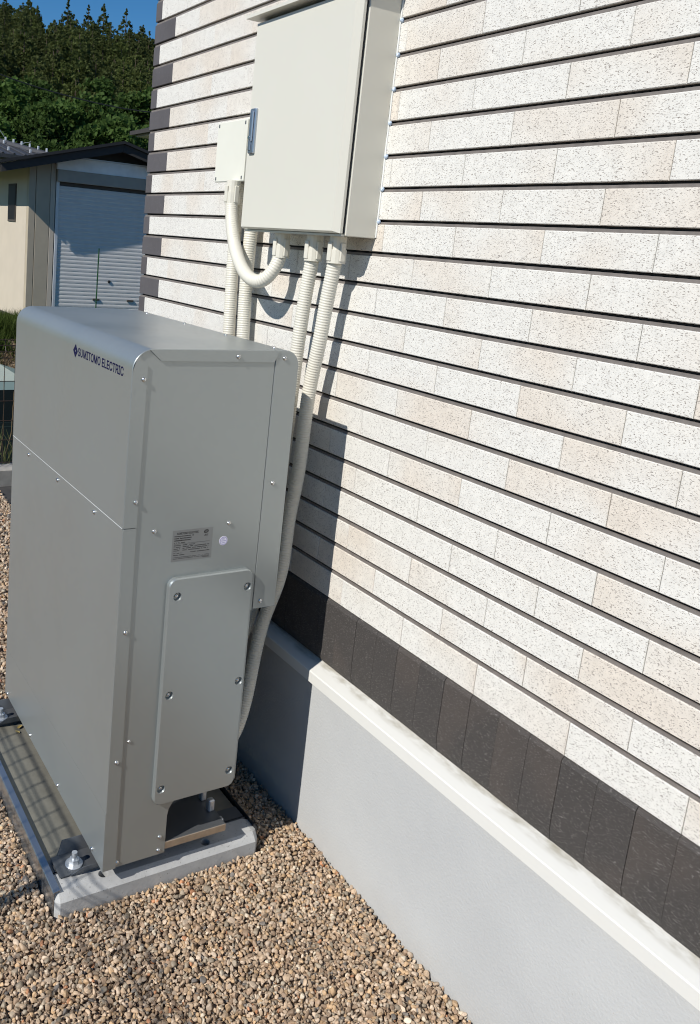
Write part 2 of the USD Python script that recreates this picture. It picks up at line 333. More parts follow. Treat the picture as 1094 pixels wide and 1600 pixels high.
plain('twig', (0.30, 0.20, 0.12), 0.8)

# ================================================================== STRUCTURE: ground, house
TH, TL = 0.0725, 0.22703           # course height and tile length
YC = 2.9229                         # house corner
YOD = 0.9932                        # joints of odd courses: YOD + n TL
def gz(k): return (28.15 - k) * TH  # centre of groove k (course k lies between grooves k and k+1)
Z0 = gz(19) + 0.003

# terrain: yard 0, street -1.4, bank up to 0, hill beyond 60 m
def terrain_z(x, y):
    z = np.full(np.broadcast(x, y).shape, -0.014)
    z = np.where(y > 5.14, -1.4, z)
    t = np.clip((y - 10.4) / 2.4, 0, 1); z = np.where(y > 10.3, -1.4 + 1.39 * t * t * (3 - 2 * t), z)
    nn = meshkit.fbm(np.stack([x * 0.02, y * 0.02, 0 * x + 3.1], -1), 4, 3) - 0.5
    h = np.clip((y - 62) / 75, 0, 1.6)
    crest = 26.2 - 0.020 * np.abs(x - 34) ** 1.05
    z = z + np.where(y > 62, crest * np.minimum(h, 1) ** 0.9 * (1 + 0.25 * nn) - 0.06 * np.clip(y - 150, 0, 400), 0)
    return z
gx = np.unique(np.r_[-900, -500, -300, np.arange(-200, 300, 10), np.arange(-12, 14, 1.0), 400, 600, 900])
gy = np.unique(np.r_[-900, -400, -150, -60, -20, np.arange(-8, 5, 1.0), 5.13, 5.15, np.arange(5.5, 16, 0.4), np.arange(16, 60, 5), np.arange(60, 220, 5), 300, 500, 900])
X, Y = np.meshgrid(gx, gy, indexing='ij')
V = np.stack([X, Y, terrain_z(X, Y)], -1).reshape(-1, 3)
i, j = np.meshgrid(np.arange(len(gx) - 1), np.arange(len(gy) - 1), indexing='ij'); b = i * len(gy) + j
F = np.stack([b, b + len(gy), b + len(gy) + 1, b + 1], -1).reshape(-1, 4)
top('terrain', (V, F), 'terrain_look', smooth=False, kind='structure')
top('ground', box(-2.4, -0.03, -3.0, 5.0, -0.10, -0.010), 'yard_soil', kind='structure')

# ---- house wall
house = thing('house', 'house wall clad in cream split-face tile with dark base course and corner', 'house', (0, 0, 0))
WY0, WZ1 = -2.6, 4.6
part(house, 'wall', cat_([box(0.009, 4.0, WY0, YC - 0.009, 0.62, WZ1)]), 'groove')
part(house, 'foundation', box(-0.018, 3.9, WY0, YC - 0.03, -0.3, 0.4325), 'foundation_render')
# ledge: white drip cap
prof = sg.Polygon([(0.02, 0.4335), (-0.0335, 0.4335), (-0.036, 0.4355), (-0.036, 0.463), (-0.034, 0.4655), (0.02, 0.4805)])
lm = trimesh.creation.extrude_polygon(prof, YC - 0.01 - WY0, engine='earcut')
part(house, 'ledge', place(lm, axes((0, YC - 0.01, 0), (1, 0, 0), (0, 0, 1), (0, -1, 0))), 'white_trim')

def tile_mesh(y0, y1, z0, z1, proud=0.0, c=0.0013):
    x1 = -0.0005 - proud; xb = 0.012
    pts = [(xb, y0, z0), (xb, y1, z0), (xb, y1, z1), (xb, y0, z1),
           (x1 + c, y0, z0), (x1 + c, y1, z0), (x1 + c, y1, z1), (x1 + c, y0, z1),
           (x1, y0 + c, z0 + c), (x1, y1 - c, z0 + c), (x1, y1 - c, z1 - c), (x1, y0 + c, z1 - c)]
    f = []
    for a in (0, 4):
        for k in range(4):
            p, q = a + k, a + (k + 1) % 4
            f.append((p, q, q + 4, p + 4))
    f.append((8, 9, 10, 11))
    return np.array(pts), np.array(f)[:, ::-1]
FH = TH - 0.0110                      # visible face of a tile
stuff_v, stuff_f, n0 = [], [], 0
strips = []
K_TOP = -5
for k in range(18, -34, -1):
    zb, zt = gz(k + 1) + 0.0055, gz(k + 1) + 0.0055 + FH
    if k == 18: zb = Z0 - 0.003
    joints = []
    if k % 2:
        dark = YC - 0.725 * TL; first = YC - 1.5 * TL
    else:
        dark = YC - 0.22 * TL; first = YC - 1.0 * TL
    edges = [YC, dark] + [first - n * TL for n in range(0, 26)]
    for e, (ya, yb_) in enumerate(zip(edges[1:], edges[:-1])):
        if yb_ < WY0: break
        g = 0.0006
        m = tile_mesh(max(ya, WY0) + g, yb_ - (g if e else 0), zb, zt, proud=rng.uniform(0, 0.0007))
        if k >= K_TOP and ya > 0.33:
            if e == 0:
                # corner piece returns round the corner
                ret = box(0.0125, 0.10, YC - 0.010, YC + 0.0005, zb, zt)
                cm = trimesh.util.concatenate([trimesh.Trimesh(m[0], np.vstack([m[1][:, [0, 1, 2]], m[1][:, [0, 2, 3]]]), process=False), ret])
                part(house, 'corner_tile', cm, 'charcoal_tile')
            else:
                part(house, 'tile', m, 'cream_tile')
        else:
            (stuff_v.append(m[0]), stuff_f.append(m[1] + n0)); n0 += 12
    if k < 18:
        zz = gz(k + 1)
        strips.append(box(0.0022, 0.011, WY0, YC - 0.004, zz - 0.0056, zz + 0.0006))
part(house, 'tile_field', (np.concatenate(stuff_v), np.concatenate(stuff_f)), 'cream_tile', kind='stuff')
part(house, 'joint_strip', cat_(strips), 'joint_strip')
# plinth course of upright dark tiles, tops chamfered, feet curving in
PT = Z0 - 0.004
pw = TL / 3
plz = [(0.4835, 0.006), (0.492, 0.002), (0.505, -0.0022), (0.53, -0.004), (PT - 0.010, -0.004), (PT - 0.003, -0.0005), (PT, 0.004)]
ypl = YOD - 18.0 * TL + 0.0
n = 0
stuff = []
y = YOD + TL * 8.5 - 0.0
while y > WY0:
    ya, yb_ = y - pw + 0.0005, y - 0.0005
    o = rng.uniform(-0.0006, 0.0006)
    v = []
    for z, x in plz: v += [(x + o, ya, z), (x + o, yb_, z)]
    v += [(0.02, ya, plz[0][0]), (0.02, yb_, plz[0][0]), (0.02, ya, PT), (0.02, yb_, PT)]
    v = np.array(v)
    f = [(2 * q, 2 * q + 2, 2 * q + 3, 2 * q + 1) for q in range(len(plz) - 1)]
    q = len(plz) * 2
    f += [(q - 2, q + 2, q + 3, q - 1)]
    f3 = []
    for s, sgn in ((0, 1), (1, -1)):
        idx = [2 * a + s for a in range(len(plz))]
        for a in range(len(idx) - 1): f3.append((idx[a], idx[a + 1], q + s) if sgn > 0 else (idx[a + 1], idx[a], q + s))
        f3.append((idx[-1], q + 2 + s, q + s) if sgn > 0 else (q + 2 + s, idx[-1], q + s))
    tri = np.vstack([np.array(f)[:, [0, 1, 2]], np.array(f)[:, [0, 2, 3]], np.array(f3)])
    mm = trimesh.Trimesh(v, tri, process=False)
    if ya > 0.33: part(house, 'plinth_tile', mm, 'plinth_tile')
    else: stuff.append(mm)
    y -= pw
part(house, 'plinth_field', cat_(stuff), 'plinth_tile', kind='stuff')

# ================================================================== BATTERY UNIT
YN, YF = 1.5580, 2.405                 # near and far faces
XL_, XR_, XB = -0.607, -0.200, -0.264  # logo face, rear cover face, body rear
ZB, ZT, ZS = 0.0905, 1.3085, 0.9245
unit = thing('battery_unit', 'tall silver-grey storage battery cabinet with rounded top beside the tiled wall', 'battery cabinet', (0, 0, 0))
def tl_round(x0, x1, z0, z1, r):
    return sg.box(x0, z0, x1, z1).intersection(sg.box(x0 + r, z0 - 1, x1 + 1, z1).union(sg.Point(x0 + r, z1 - r).buffer(r, quad_segs=10)).union(sg.box(x0, z0 - 1, x1, z1 - r)))
def tr_round(x0, x1, z0, z1, r):
    p = tl_round(-x1, -x0, z0, z1, r); return affinity.scale(p, -1, 1, origin=(0, 0))
R1 = 0.046
up = convex_y(tl_round(XL_, XB - 0.002, ZS + 0.0012, ZT, R1), YN, YF, 0.0014)
# the cover is a shell: cut the near end back so that flanges and side panel read as sheets
inner = convex_y(tl_round(XL_ + 0.0016, XB + 0.02, ZS - 0.1, ZT - 0.0016, R1 - 0.0016), YN - 0.02, YN + 0.0040, 0.0002)
def mani(t): return m3.Manifold(m3.Mesh(np.asarray(t.vertices, np.float32), np.asarray(t.faces, np.uint32)))
cut = tm(mani(up) - mani(inner))
part(unit, 'upper_cover', cut, 'silver_paint', smooth=28)
lowp = sg.box(XL_, 0.242, XB - 0.002, ZS - 0.0006)
lo = convex_y(lowp, YN, YF, 0.0012)
lo = tm(m3.Manifold(m3.Mesh(np.asarray(lo.vertices, np.float32), np.asarray(lo.faces, np.uint32))) - m3.Manifold.cube((XB + 0.02 - XL_ - 0.0016, 0.0045, 2.0)).translate((XL_ + 0.0016, YN - 0.0005, -0.5)))
skirt = cat_([box(XL_, XL_ + 0.0016, YN + 0.0002, YF, ZB, 0.2415), box(XL_ + 0.002, XB - 0.003, YF - 0.0016, YF - 0.0001, ZB, 0.2415)])
part(unit, 'lower_cover', cat_([lo, skirt]), 'silver_paint', smooth=28)
# flanges folded onto the near face
fl = sg.Polygon([(XL_ + 0.0016, ZS + 0.0012), (-0.5755, ZS + 0.0012), (-0.5725, 1.2745), (-0.5930, 1.2925), (-0.5985, 1.286), (XL_ + 0.0016, 1.262)])
part(unit, 'upper_flange', extrude_y(fl, YN, YN + 0.0015), 'silver_paint')
fl2 = sg.Polygon([(XL_ + 0.0016, ZB), (-0.5745, ZB), (-0.5760, ZS - 0.0006), (XL_ + 0.0016, ZS - 0.0006)])
part(unit, 'lower_flange', extrude_y(fl2, YN, YN + 0.0015), 'silver_paint')
tf = sg.Polygon([(-0.5700, ZT - 0.0015), (-0.5435, 1.2840), (-0.2665, 1.2815), (-0.2560, ZT - 0.0015)])
part(unit, 'top_flange', extrude_y(tf, YN - 0.0004, YN + 0.0015), 'silver_paint')
# side panel with the opening at its foot
sp = tl_round(XL_ + 0.0020, XB, ZB, ZT - 0.0020, R1 - 0.002)
notch = sg.Polygon([(-0.4478, ZB - 0.01), (-0.4478, 0.192), (-0.4445, 0.208), (-0.436, 0.223), (-0.424, 0.2325), (-0.40, 0.236), (-0.20, 0.236), (-0.20, ZB - 0.01)])
right_low = sg.box(-0.2785, 0.0, -0.2, 0.69)
sp = sp.difference(notch).difference(right_low)
part(unit, 'side_panel', extrude_y(sp, YN + 0.0031, YN + 0.0042), 'silver_paint')
# rear cover, a little set back, black gap
rc = convex_y(tr_round(XB + 0.0014, XR_, 0.6915, ZT - 0.001, 0.036), YN + 0.0020, YF - 0.01, 0.0012)
part(unit, 'rear_cover', rc, 'silver_paint', smooth=28)
part(unit, 'gap_seal', box(XB - 0.0020, XB + 0.0016, YN + 0.0062, YF - 0.02, 0.692, ZT - 0.012), 'black_gap')
part(unit, 'seam_strip', box(XL_ - 0.0006, XB - 0.004, YN + 0.0042, YF - 0.001, ZS - 0.0001, ZS + 0.0009), 'sunlit_metal_edge')
# maintenance panel
pp = rrect(-0.4925, -0.2755, 0.2345, 0.8000, 0.020, 5)
pin = rrect(-0.4925 + 0.0025, -0.2755 - 0.0025, 0.2345 + 0.0025, 0.8000 - 0.0025, 0.0180, 5)
ring_o, ring_i = np.array(pp.exterior.coords)[:-1], np.array(pin.exterior.coords)[:-1]
pan = m3.Manifold.hull_points(np.array([(x, YN + 0.0030, z) for x, z in ring_o] + [(x, YN - 0.0065, z) for x, z in ring_o] + [(x, YN - 0.0095, z) for x, z in ring_i]))
PS = [(-0.4700, 0.7571), (-0.2890, 0.7572), (-0.4722, 0.5163), (-0.2895, 0.5172), (-0.4755, 0.2767), (-0.2935, 0.2799)]
for x, z in PS:
    cone = m3.Manifold.cylinder(0.008, 0.0105, 0.0075, 24).transform(np.array([[1, 0, 0, x], [0, 0, 1, YN - 0.0100], [0, 1, 0, z]], float))
    pan = pan - cone
part(unit, 'service_panel', tm(pan), 'silver_paint', smooth=25)
part(unit, 'panel_foot_shade', hull([(-0.486, YN + 0.0005, 0.236), (-0.42, YN + 0.0005, 0.236), (-0.47, YN + 0.0028, 0.2265), (-0.452, YN + 0.0028, 0.2265), (-0.486, YN + 0.0028, 0.236), (-0.42, YN + 0.0028, 0.236)]), 'silver_paint')
def screw_mesh(r, hh):
    prof = [(0, hh), (r * 0.45, hh * 0.95), (r * 0.8, hh * 0.7), (r * 0.98, hh * 0.3), (r, 0.0), (0, 0)]
    s = trimesh.creation.revolve(np.array(prof)[::-1], sections=16)
    a = box(-r * 0.62, r * 0.62, -r * 0.13, r * 0.13, hh * 0.5, hh * 2); c = box(-r * 0.13, r * 0.13, -r * 0.62, r * 0.62, hh * 0.5, hh * 2)
    try:
        mm = m3.Manifold(m3.Mesh(np.asarray(s.vertices, np.float32), np.asarray(s.faces, np.uint32)))
        if mm.status() == m3.Error.NoError and not mm.is_empty():
            q = tm(mm - m3.Manifold.cube((r * 1.24, r * 0.26, hh), True).translate((0, 0, hh)) - m3.Manifold.cube((r * 0.26, r * 1.24, hh), True).translate((0, 0, hh)))
            if len(q.faces): return q
    except Exception:
        pass
    return s
SC = screw_mesh(0.0054, 0.0042)
def screw(parent, o, nrm, rot=0.3, s=1.0, m=SC):
    n_ = np.array(nrm, float); u = np.cross(n_, [0.2, 0.3, 0.93]); u /= np.linalg.norm(u); w = np.cross(n_, u)
    u, w = u * math.cos(rot) + w * math.sin(rot), -u * math.sin(rot) + w * math.cos(rot)
    part(parent, 'screw', place(m, axes(o, u * s, w * s, n_ * s)), 'steel_screw', smooth=35)
k_ = 0
for x, z, yy in [(-0.580, 1.2452, 0), (-0.360, 1.2935, -0.0004), (-0.239, 1.2903, 0.002), (-0.5812, 0.9825, 0), (-0.5319, 0.9118, 0.0031), (-0.3462, 0.9133, 0.0031), (-0.2392, 1.0006, 0.002),
                 (-0.2429, 0.7100, 0.002), (-0.5862, 0.6856, 0), (-0.5600, 0.4138, 0.0031), (-0.5880, 0.3693, 0), (-0.4638, 0.1378, 0.0031), (-0.4645, 0.1015, 0.0031), (-0.5715, 0.1030, 0.0031)]:
    screw(unit, (x, YN + yy, z), (0, -1, 0), rng.uniform(0, 1.5), 0.8 if (x, z) == (-0.5600, 0.4138) else 1.0)
for x, z in PS: screw(unit, (x, YN - 0.0029, z), (0, -1, 0), rng.uniform(0, 1.5), 0.95)
for yy, z in [(2.2398, 0.9085), (1.9863, 0.9085), (1.7251, 0.9085), (1.628, 0.1005), (1.885, 0.1005), (2.131, 0.1005), (2.375, 0.1005)]:
    screw(unit, (XL_, yy, z), (-1, 0, 0), rng.uniform(0, 1.5), 0.95)
for x, yy in [(-0.245, 2.05), (-0.245, 2.30), (-0.246, 1.82), (-0.243, 1.60)]: screw(unit, (x, yy, ZT - 0.001), (0, 0, 1), 0.4, 0.8)
# foot of the cabinet seen through the opening: base plate, inner pan, strapping
part(unit, 'base_plate', cbox(-0.4465, -0.2795, YN + 0.0062, 1.80, 0.1150, 0.1176, 0.0008), 'dark_steel')
part(unit, 'plate_lip', cat_([cbox(-0.4475, -0.2790, YN + 0.0034, YN + 0.0060, 0.0985, 0.1180, 0.001)]), 'gravel_reflecting_plate')
part(unit, 'inner_pan', cat_([hull([(-0.4465, 1.66, 0.118), (-0.30, 1.70, 0.118), (-0.30, 1.72, 0.118), (-0.4465, 1.72, 0.118), (-0.4465, 1.66, 0.238), (-0.32, 1.72, 0.238), (-0.4465, 1.72, 0.238)]),
                              box(-0.60, -0.4485, YN + 0.006, 2.39, 0.10, 0.238)]), 'dark_inside')
part(unit, 'cable_clamp', cat_([cbox(-0.300, -0.283, 1.615, 1.632, 0.1178, 0.150, 0.003), cbox(-0.298, -0.282, 1.66, 1.677, 0.1178, 0.155, 0.003), cbox(-0.292, -0.262, 1.60, 1.615, 0.085, 0.10, 0.002)]), 'zinc')
# lettering and emblem
def text_on(s, h, width, origin, right, upv, depth=0.0003, bold=True):
    t = meshkit.text_mesh(s, h, depth, bold=bold)
    w = t.bounds[1, 0] - t.bounds[0, 0]
    t.apply_translation((-t.bounds[0, 0], 0, 0)); t.apply_scale((width / w, 1, 1))
    nrm = np.cross(right, upv)
    return place(t, axes(np.array(origin), right, upv, nrm))
LR, LU = np.array([0, -1.0, 0]), np.array([0, 0, 1.0])
part(unit, 'lettering', text_on('SUMITOMO ELECTRIC', 0.0185, 0.278, (XL_, 1.8805, 1.2445), LR, LU), 'ink', label='dark blue SUMITOMO ELECTRIC lettering')
em = []
for dx, dz in ((0, 1), (0, -1), (1, 0), (-1, 0)):
    d = sg.Point(0, 0).buffer(1, quad_segs=1)
    c = affinity.translate(affinity.scale(d, 0.0078, 0.0078, origin=(0, 0)), dx * 0.0078, dz * 0.0078)
    em.append(c.buffer(0.0004))
core = affinity.scale(sg.Point(0, 0).buffer(1, quad_segs=1), 0.0085, 0.0085, origin=(0, 0)).difference(affinity.scale(sg.Point(0, 0).buffer(1, quad_segs=1), 0.0042, 0.0042, origin=(0, 0)))
ems = shapely.union_all(em + [core])
ems = ems.difference(affinity.scale(sg.Point(0, 0).buffer(1, quad_segs=1), 0.0036, 0.0036, origin=(0, 0)))
emm = cat_([trimesh.creation.extrude_polygon(g_, 0.0003, engine='earcut') for g_ in getattr(ems, 'geoms', [ems])])
part(unit, 'emblem', place(emm, axes((XL_, 1.8985, 1.2532), LR, LU, np.cross(LR, LU))), 'ink')
# rating plate and round sticker on the side panel
NR, NU = np.array([1.0, 0, 0]), np.array([0, 0, 1.0])
yp = YN + 0.0031
plate = part(unit, 'rating_plate', box(-0.4868, -0.3868, yp - 0.0003, yp + 0.0004, 0.8362, 0.9085), 'plate_silver')
part(plate, 'print', text_on('SUMITOMO ELECTRIC', 0.0046, 0.054, (-0.4765, yp - 0.0003, 0.8985), NR, NU, 0.0002), 'black_ink')
bars = []
r2 = np.random.default_rng(3)
def bar_row(x0, x1, z, hh):
    x = x0
    while x < x1:
        w = r2.uniform(0.0012, 0.0028); 
        if r2.random() < 0.86: bars.append(box(x, min(x + w, x1), yp - 0.0005, yp - 0.0002, z, z + hh * r2.uniform(0.7, 1.0)))
        x += w + 0.0006
for z, x0, x1, hh in [(0.8935, -0.482, -0.432, .0022), (0.8885, -0.482, -0.440, .0026), (0.8835, -0.482, -0.442, .0028), (0.8785, -0.482, -0.455, .0022), (0.8725, -0.482, -0.465, .0017), (0.8725, -0.460, -0.430, .0020),
                      (0.8685, -0.482, -0.466, .0017), (0.8685, -0.460, -0.394, .0020), (0.8645, -0.482, -0.466, .0017), (0.8645, -0.460, -0.394, .0020), (0.8605, -0.482, -0.468, .0017), (0.8605, -0.460, -0.396, .0019),
                      (0.8545, -0.482, -0.462, .0016), (0.8545, -0.440, -0.392, .0018), (0.8500, -0.482, -0.455, .0019), (0.8450, -0.482, -0.392, .0011), (0.8420, -0.482, -0.392, .0011), (0.8395, -0.410, -0.392, .0013)]:
    bar_row(x0, x1, z, hh)
bars.append(box(-0.482, -0.393, yp - 0.0005, yp - 0.0002, 0.8765, 0.8769))
part(plate, 'small_print', cat_(bars), 'black_ink')
jet = [trimesh.creation.annulus(0.0030, 0.0052, 0.0003), trimesh.creation.annulus(0.0010, 0.0022, 0.0003)]
jet = [place(j_, axes((-0.4035, yp - 0.0003, 0.9000), (1.15, 0.0, 0.25), (-0.1, 0, 0.8), (0, -1, 0))) for j_ in jet]
jet.append(text_on('JET', 0.0038, 0.0105, (-0.4085, yp - 0.0003, 0.8895), NR, NU, 0.0002))
part(plate, 'mark', cat_(jet), 'black_ink')
seal = trimesh.creation.cylinder(radius=0.0108, height=0.0006, sections=32)
stick = part(unit, 'round_sticker', place(seal, axes((-0.3572, yp - 0.0002, 0.8725), (1, 0, 0), (0, 0, 1), (0, -1, 0))), 'sticker_white')
sm = [place(trimesh.creation.annulus(0.0082, 0.0096, 0.0002, sections=32), axes((-0.3572, yp - 0.0006, 0.8725), (1, 0, 0), (0, 0, 1), (0, -1, 0)))]
for dz, w in ((0.0045, 0.0040), (0.0, 0.0062), (-0.0045, 0.0040)):
    sm += [box(-0.3572 + a, -0.3572 + a + 0.0017, yp - 0.0008, yp - 0.0005, 0.8725 + dz - 0.0009, 0.8725 + dz + 0.0009) for a in np.arange(-w, w - 0.001, 0.0026)]
part(stick, 'print', cat_(sm), 'violet_ink')

# ================================================================== MOUNTING BASE
PX0, PX1 = -0.7125, -0.1690
base = thing('mounting_base', 'low concrete and galvanised steel base under the grey cabinet', 'base', (0, 0, 0))
PTOP = 0.0520
def pad_block(y0, y1, front=True):
    bv = 0.018
    pts = []
    for x, inset in ((PX0, 0.012), (PX0 + 0.010, 0.0), (PX1 - 0.014, 0.0), (PX1, 0.014)):
        prof_ = [(y0 + inset, -0.06), (y1 - inset * 0.3, -0.06), (y1 - inset * 0.3, PTOP - inset * 0.25), (y0 + bv + inset * 0.6, PTOP - inset * 0.25), (y0 + inset, PTOP - 0.017 - inset * 0.25)]
        pts += [(x, yy, zz) for yy, zz in prof_]
    m = m3.Manifold.hull_points(np.array(pts))
    for hx in (-0.588, -0.315):
        m = m - m3.Manifold.cylinder(0.06, 0.0122, 0.0122, 24).translate((hx, y0 + 0.031, PTOP - 0.045))
    return tm(m)
part(base, 'front_block', pad_block(1.5640, 1.6360), 'pad_concrete')
mb = pad_block(1.5640, 1.6360); mb.apply_transform(np.diag([1, -1, 1, 1.0])); mb.invert(); mb.apply_translation((0, 1.6360 + 2.336, 0))
part(base, 'rear_block', mb, 'pad_concrete')
part(base, 'tray', box(PX0 + 0.004, PX1 - 0.004, 1.690, 2.292, -0.04, 0.0440), 'tray_sheet')
for y0, y1 in ((1.6370, 1.6890), (2.2930, 2.3350)):
    part(base, 'channel', cat_([box(PX0 + 0.004, PX1 - 0.004, y0, y0 + 0.002, 0.0, 0.0525), box(PX0 + 0.004, PX1 - 0.004, y0 + 0.010, y1, 0.0, 0.0495)]), 'dark_steel')
rl = sg.Polygon([(PX0 - 0.0032, -0.01), (PX0 - 0.0010, -0.01), (PX0 - 0.0010, 0.0545), (PX0 + 0.013, 0.0570), (PX0 + 0.0130, 0.0592), (PX0 - 0.0014, 0.0568), (PX0 - 0.0032, 0.0545)])
part(base, 'side_rail', extrude_y(rl, 1.5780, 2.405), 'galvanised')
part(base, 'side_rail', box(PX1 + 0.0006, PX1 + 0.0026, 1.5860, 2.40, -0.01, 0.0570), 'rubber')
for yy in (1.6500, 2.3200):
    br = part(base, 'bracket', cat_([hull([(-0.688, yy - 0.034, 0.0555), (-0.45, yy - 0.034, 0.0555), (-0.688, yy + 0.036, 0.0555), (-0.45, yy + 0.036, 0.0555), (-0.688, yy - 0.034, 0.0580), (-0.45, yy - 0.034, 0.0580), (-0.688, yy + 0.036, 0.0580), (-0.45, yy + 0.036, 0.0580)]),
                     hull([(-0.672, yy + 0.0362, 0.0560), (-0.45, yy + 0.0362, 0.0560), (-0.672, yy + 0.0385, 0.0560), (-0.45, yy + 0.0385, 0.0560), (-0.655, yy + 0.052, 0.084), (-0.45, yy + 0.052, 0.084), (-0.655, yy + 0.054, 0.084), (-0.45, yy + 0.054, 0.084)]),
                     hull([(-0.664, yy - 0.0342, 0.0560), (-0.45, yy - 0.0342, 0.0560), (-0.664, yy - 0.0365, 0.0560), (-0.45, yy - 0.0365, 0.0560), (-0.636, yy - 0.046, 0.0800), (-0.45, yy - 0.046, 0.0800), (-0.636, yy - 0.048, 0.0800), (-0.45, yy - 0.048, 0.0800)])]), 'dark_steel')
    bx = -0.643
    wa = trimesh.creation.revolve(np.array([(0, 0.0030), (0.0205, 0.0030), (0.0215, 0.0020), (0.0215, 0), (0, 0)])[::-1], sections=32); wa.apply_translation((bx, yy - 0.004, 0.0582))
    bo = part(base, 'bolt', cat_([cyl((bx, yy - 0.004, 0.058), (bx, yy - 0.004, 0.0900), 0.0066, 16)]), 'zinc', smooth=40)
    part(bo, 'washer', wa, 'zinc', smooth=40)
    nut = trimesh.creation.cylinder(radius=0.0125, height=0.0115, sections=6); nut.apply_translation((bx, yy - 0.004, 0.0668))
    part(bo, 'nut', nut, 'zinc')

# ================================================================== CONTROL BOX on the wall
CBX, CY0, CY1, CZ0, CZ1 = -0.089, 1.586, 2.025, 1.568, 2.095
cbx = thing('control_box', 'beige steel control box with lever handle mounted high on the tiled wall', 'control box', (0, 0, 0))
part(cbx, 'body', cbox(CBX, -0.0030, CY0, CY1, CZ0, CZ1, 0.0015), 'cream_enamel')
part(cbx, 'gasket', box(CBX - 0.008, CBX - 0.0003, CY0 + 0.006, CY1 - 0.006, CZ0 + 0.006, CZ1 - 0.006), 'rubber')
dz0, dz1, dy0, dy1 = CZ0 + 0.0045, CZ1 - 0.006, CY0 + 0.001, CY1 - 0.001
bev = 0.013
door = hull([(CBX - 0.0085, y_, z_) for y_ in (dy0, dy1) for z_ in (dz0, dz1)] + [(CBX - 0.0155, y_, z_) for y_ in (dy0, dy1) for z_ in (dz0, dz1)] +
            [(CBX - 0.0290, y_, z_) for y_ in (dy0 + bev, dy1 - bev) for z_ in (dz0 + 0.0045, dz1 - 0.0045)])
dr = part(cbx, 'door', door, 'cream_enamel')
part(cbx, 'lower_lip', box(CBX - 0.010, CBX - 0.0005, CY0 + 0.004, CY1 - 0.004, CZ0 - 0.0015, CZ0 + 0.003), 'cream_enamel')
rain = hull([(0.0 - 0.003, CY0 - 0.012, CZ1 + 0.0012), (-0.003, CY1 + 0.012, CZ1 + 0.0012), (-0.003, CY0 - 0.012, CZ1 + 0.022), (-0.003, CY1 + 0.012, CZ1 + 0.022),
             (CBX - 0.050, CY0 - 0.012, CZ1 + 0.0012), (CBX - 0.050, CY1 + 0.012, CZ1 + 0.0012), (CBX - 0.050, CY0 - 0.012, CZ1 + 0.009), (CBX - 0.050, CY1 + 0.012, CZ1 + 0.009)])
part(cbx, 'rain_hood', rain, 'cream_enamel')
xd = CBX - 0.0290
hy, hz0, hz1 = 1.985, 1.7630, 1.8760
hp = rrect(hy - 0.0135, hy + 0.0135, hz0, hz1, 0.004, 4)
a_, b_ = np.array(hp.exterior.coords)[:-1], np.array(hp.buffer(-0.002).exterior.coords)[:-1]
hd = part(dr, 'handle', hull([(xd + 0.001, y_, z_) for y_, z_ in a_] + [(xd - 0.005, y_, z_) for y_, z_ in a_] + [(xd - 0.0075, y_, z_) for y_, z_ in b_]), 'handle_metal')
part(dr, 'handle_lever', cat_([cbox(xd - 0.0125, xd - 0.0072, hy - 0.0085, hy - 0.001, hz0 + 0.030, hz1 - 0.008, 0.0018),
                               cbox(xd - 0.0100, xd - 0.0072, hy - 0.002, hy + 0.0095, hz0 + 0.008, hz1 - 0.006, 0.001)]), 'handle_metal')
part(dr, 'lock', place(trimesh.creation.cylinder(radius=0.0042, height=0.004, sections=20), axes((xd - 0.0105, hy + 0.004, hz0 + 0.040), (0, 1, 0), (0, 0, 1), (1, 0, 0))), 'steel_screw')
# knock-out dimples on the door's foot, sealant in the grooves beside the box
sl = []
for k in range(-1, 8):
    z = gz(k)
    if CZ0 + 0.01 < z < CZ1 + 0.02:
        s_ = trimesh.creation.icosphere(subdivisions=2, radius=1.0); s_.apply_scale((0.0050, 0.0045, 0.0052))
        s_.vertices += rng.normal(0, 0.0004, s_.vertices.shape); s_.apply_translation((-0.0005, CY0 - 0.0035, z + 0.0005)); sl.append(s_)
for s_ in sl: part(cbx, 'sealant_bead', s_, 'sealant', smooth=True)
part(cbx, 'sealant_line', cat_([tube(np.stack([np.full(30, -0.0022), CY0 - 0.0012 + rng.normal(0, 0.0003, 30), np.linspace(CZ0 + 0.002, CZ1, 30)], 1), 0.0022, 8)]), 'white_sealant', smooth=True)

# junction box left of it
jb = thing('junction_box', 'small square cream junction box left of the control box', 'junction box', (0, 0, 0))
JX, JY0, JY1, JZ0, JZ1 = -0.052, 2.135, 2.306, 1.704, 1.873
part(jb, 'body', cbox(-0.040, -0.0025, JY0 + 0.004, JY1 - 0.004, JZ0 + 0.004, JZ1 - 0.004, 0.003), 'pvc_box')
part(jb, 'lid', cbox(JX, -0.0405, JY0, JY1, JZ0, JZ1, 0.002), 'pvc_box')
for y_ in (JY0 + 0.010, JY1 - 0.010):
    for z_ in (JZ0 + 0.010, JZ1 - 0.010):
        part(jb, 'screw_hole', cbox(JX - 0.0012, JX + 0.001, y_ - 0.0028, y_ + 0.0028, z_ - 0.0048, z_ + 0.0048, 0.0008), 'dark_steel')

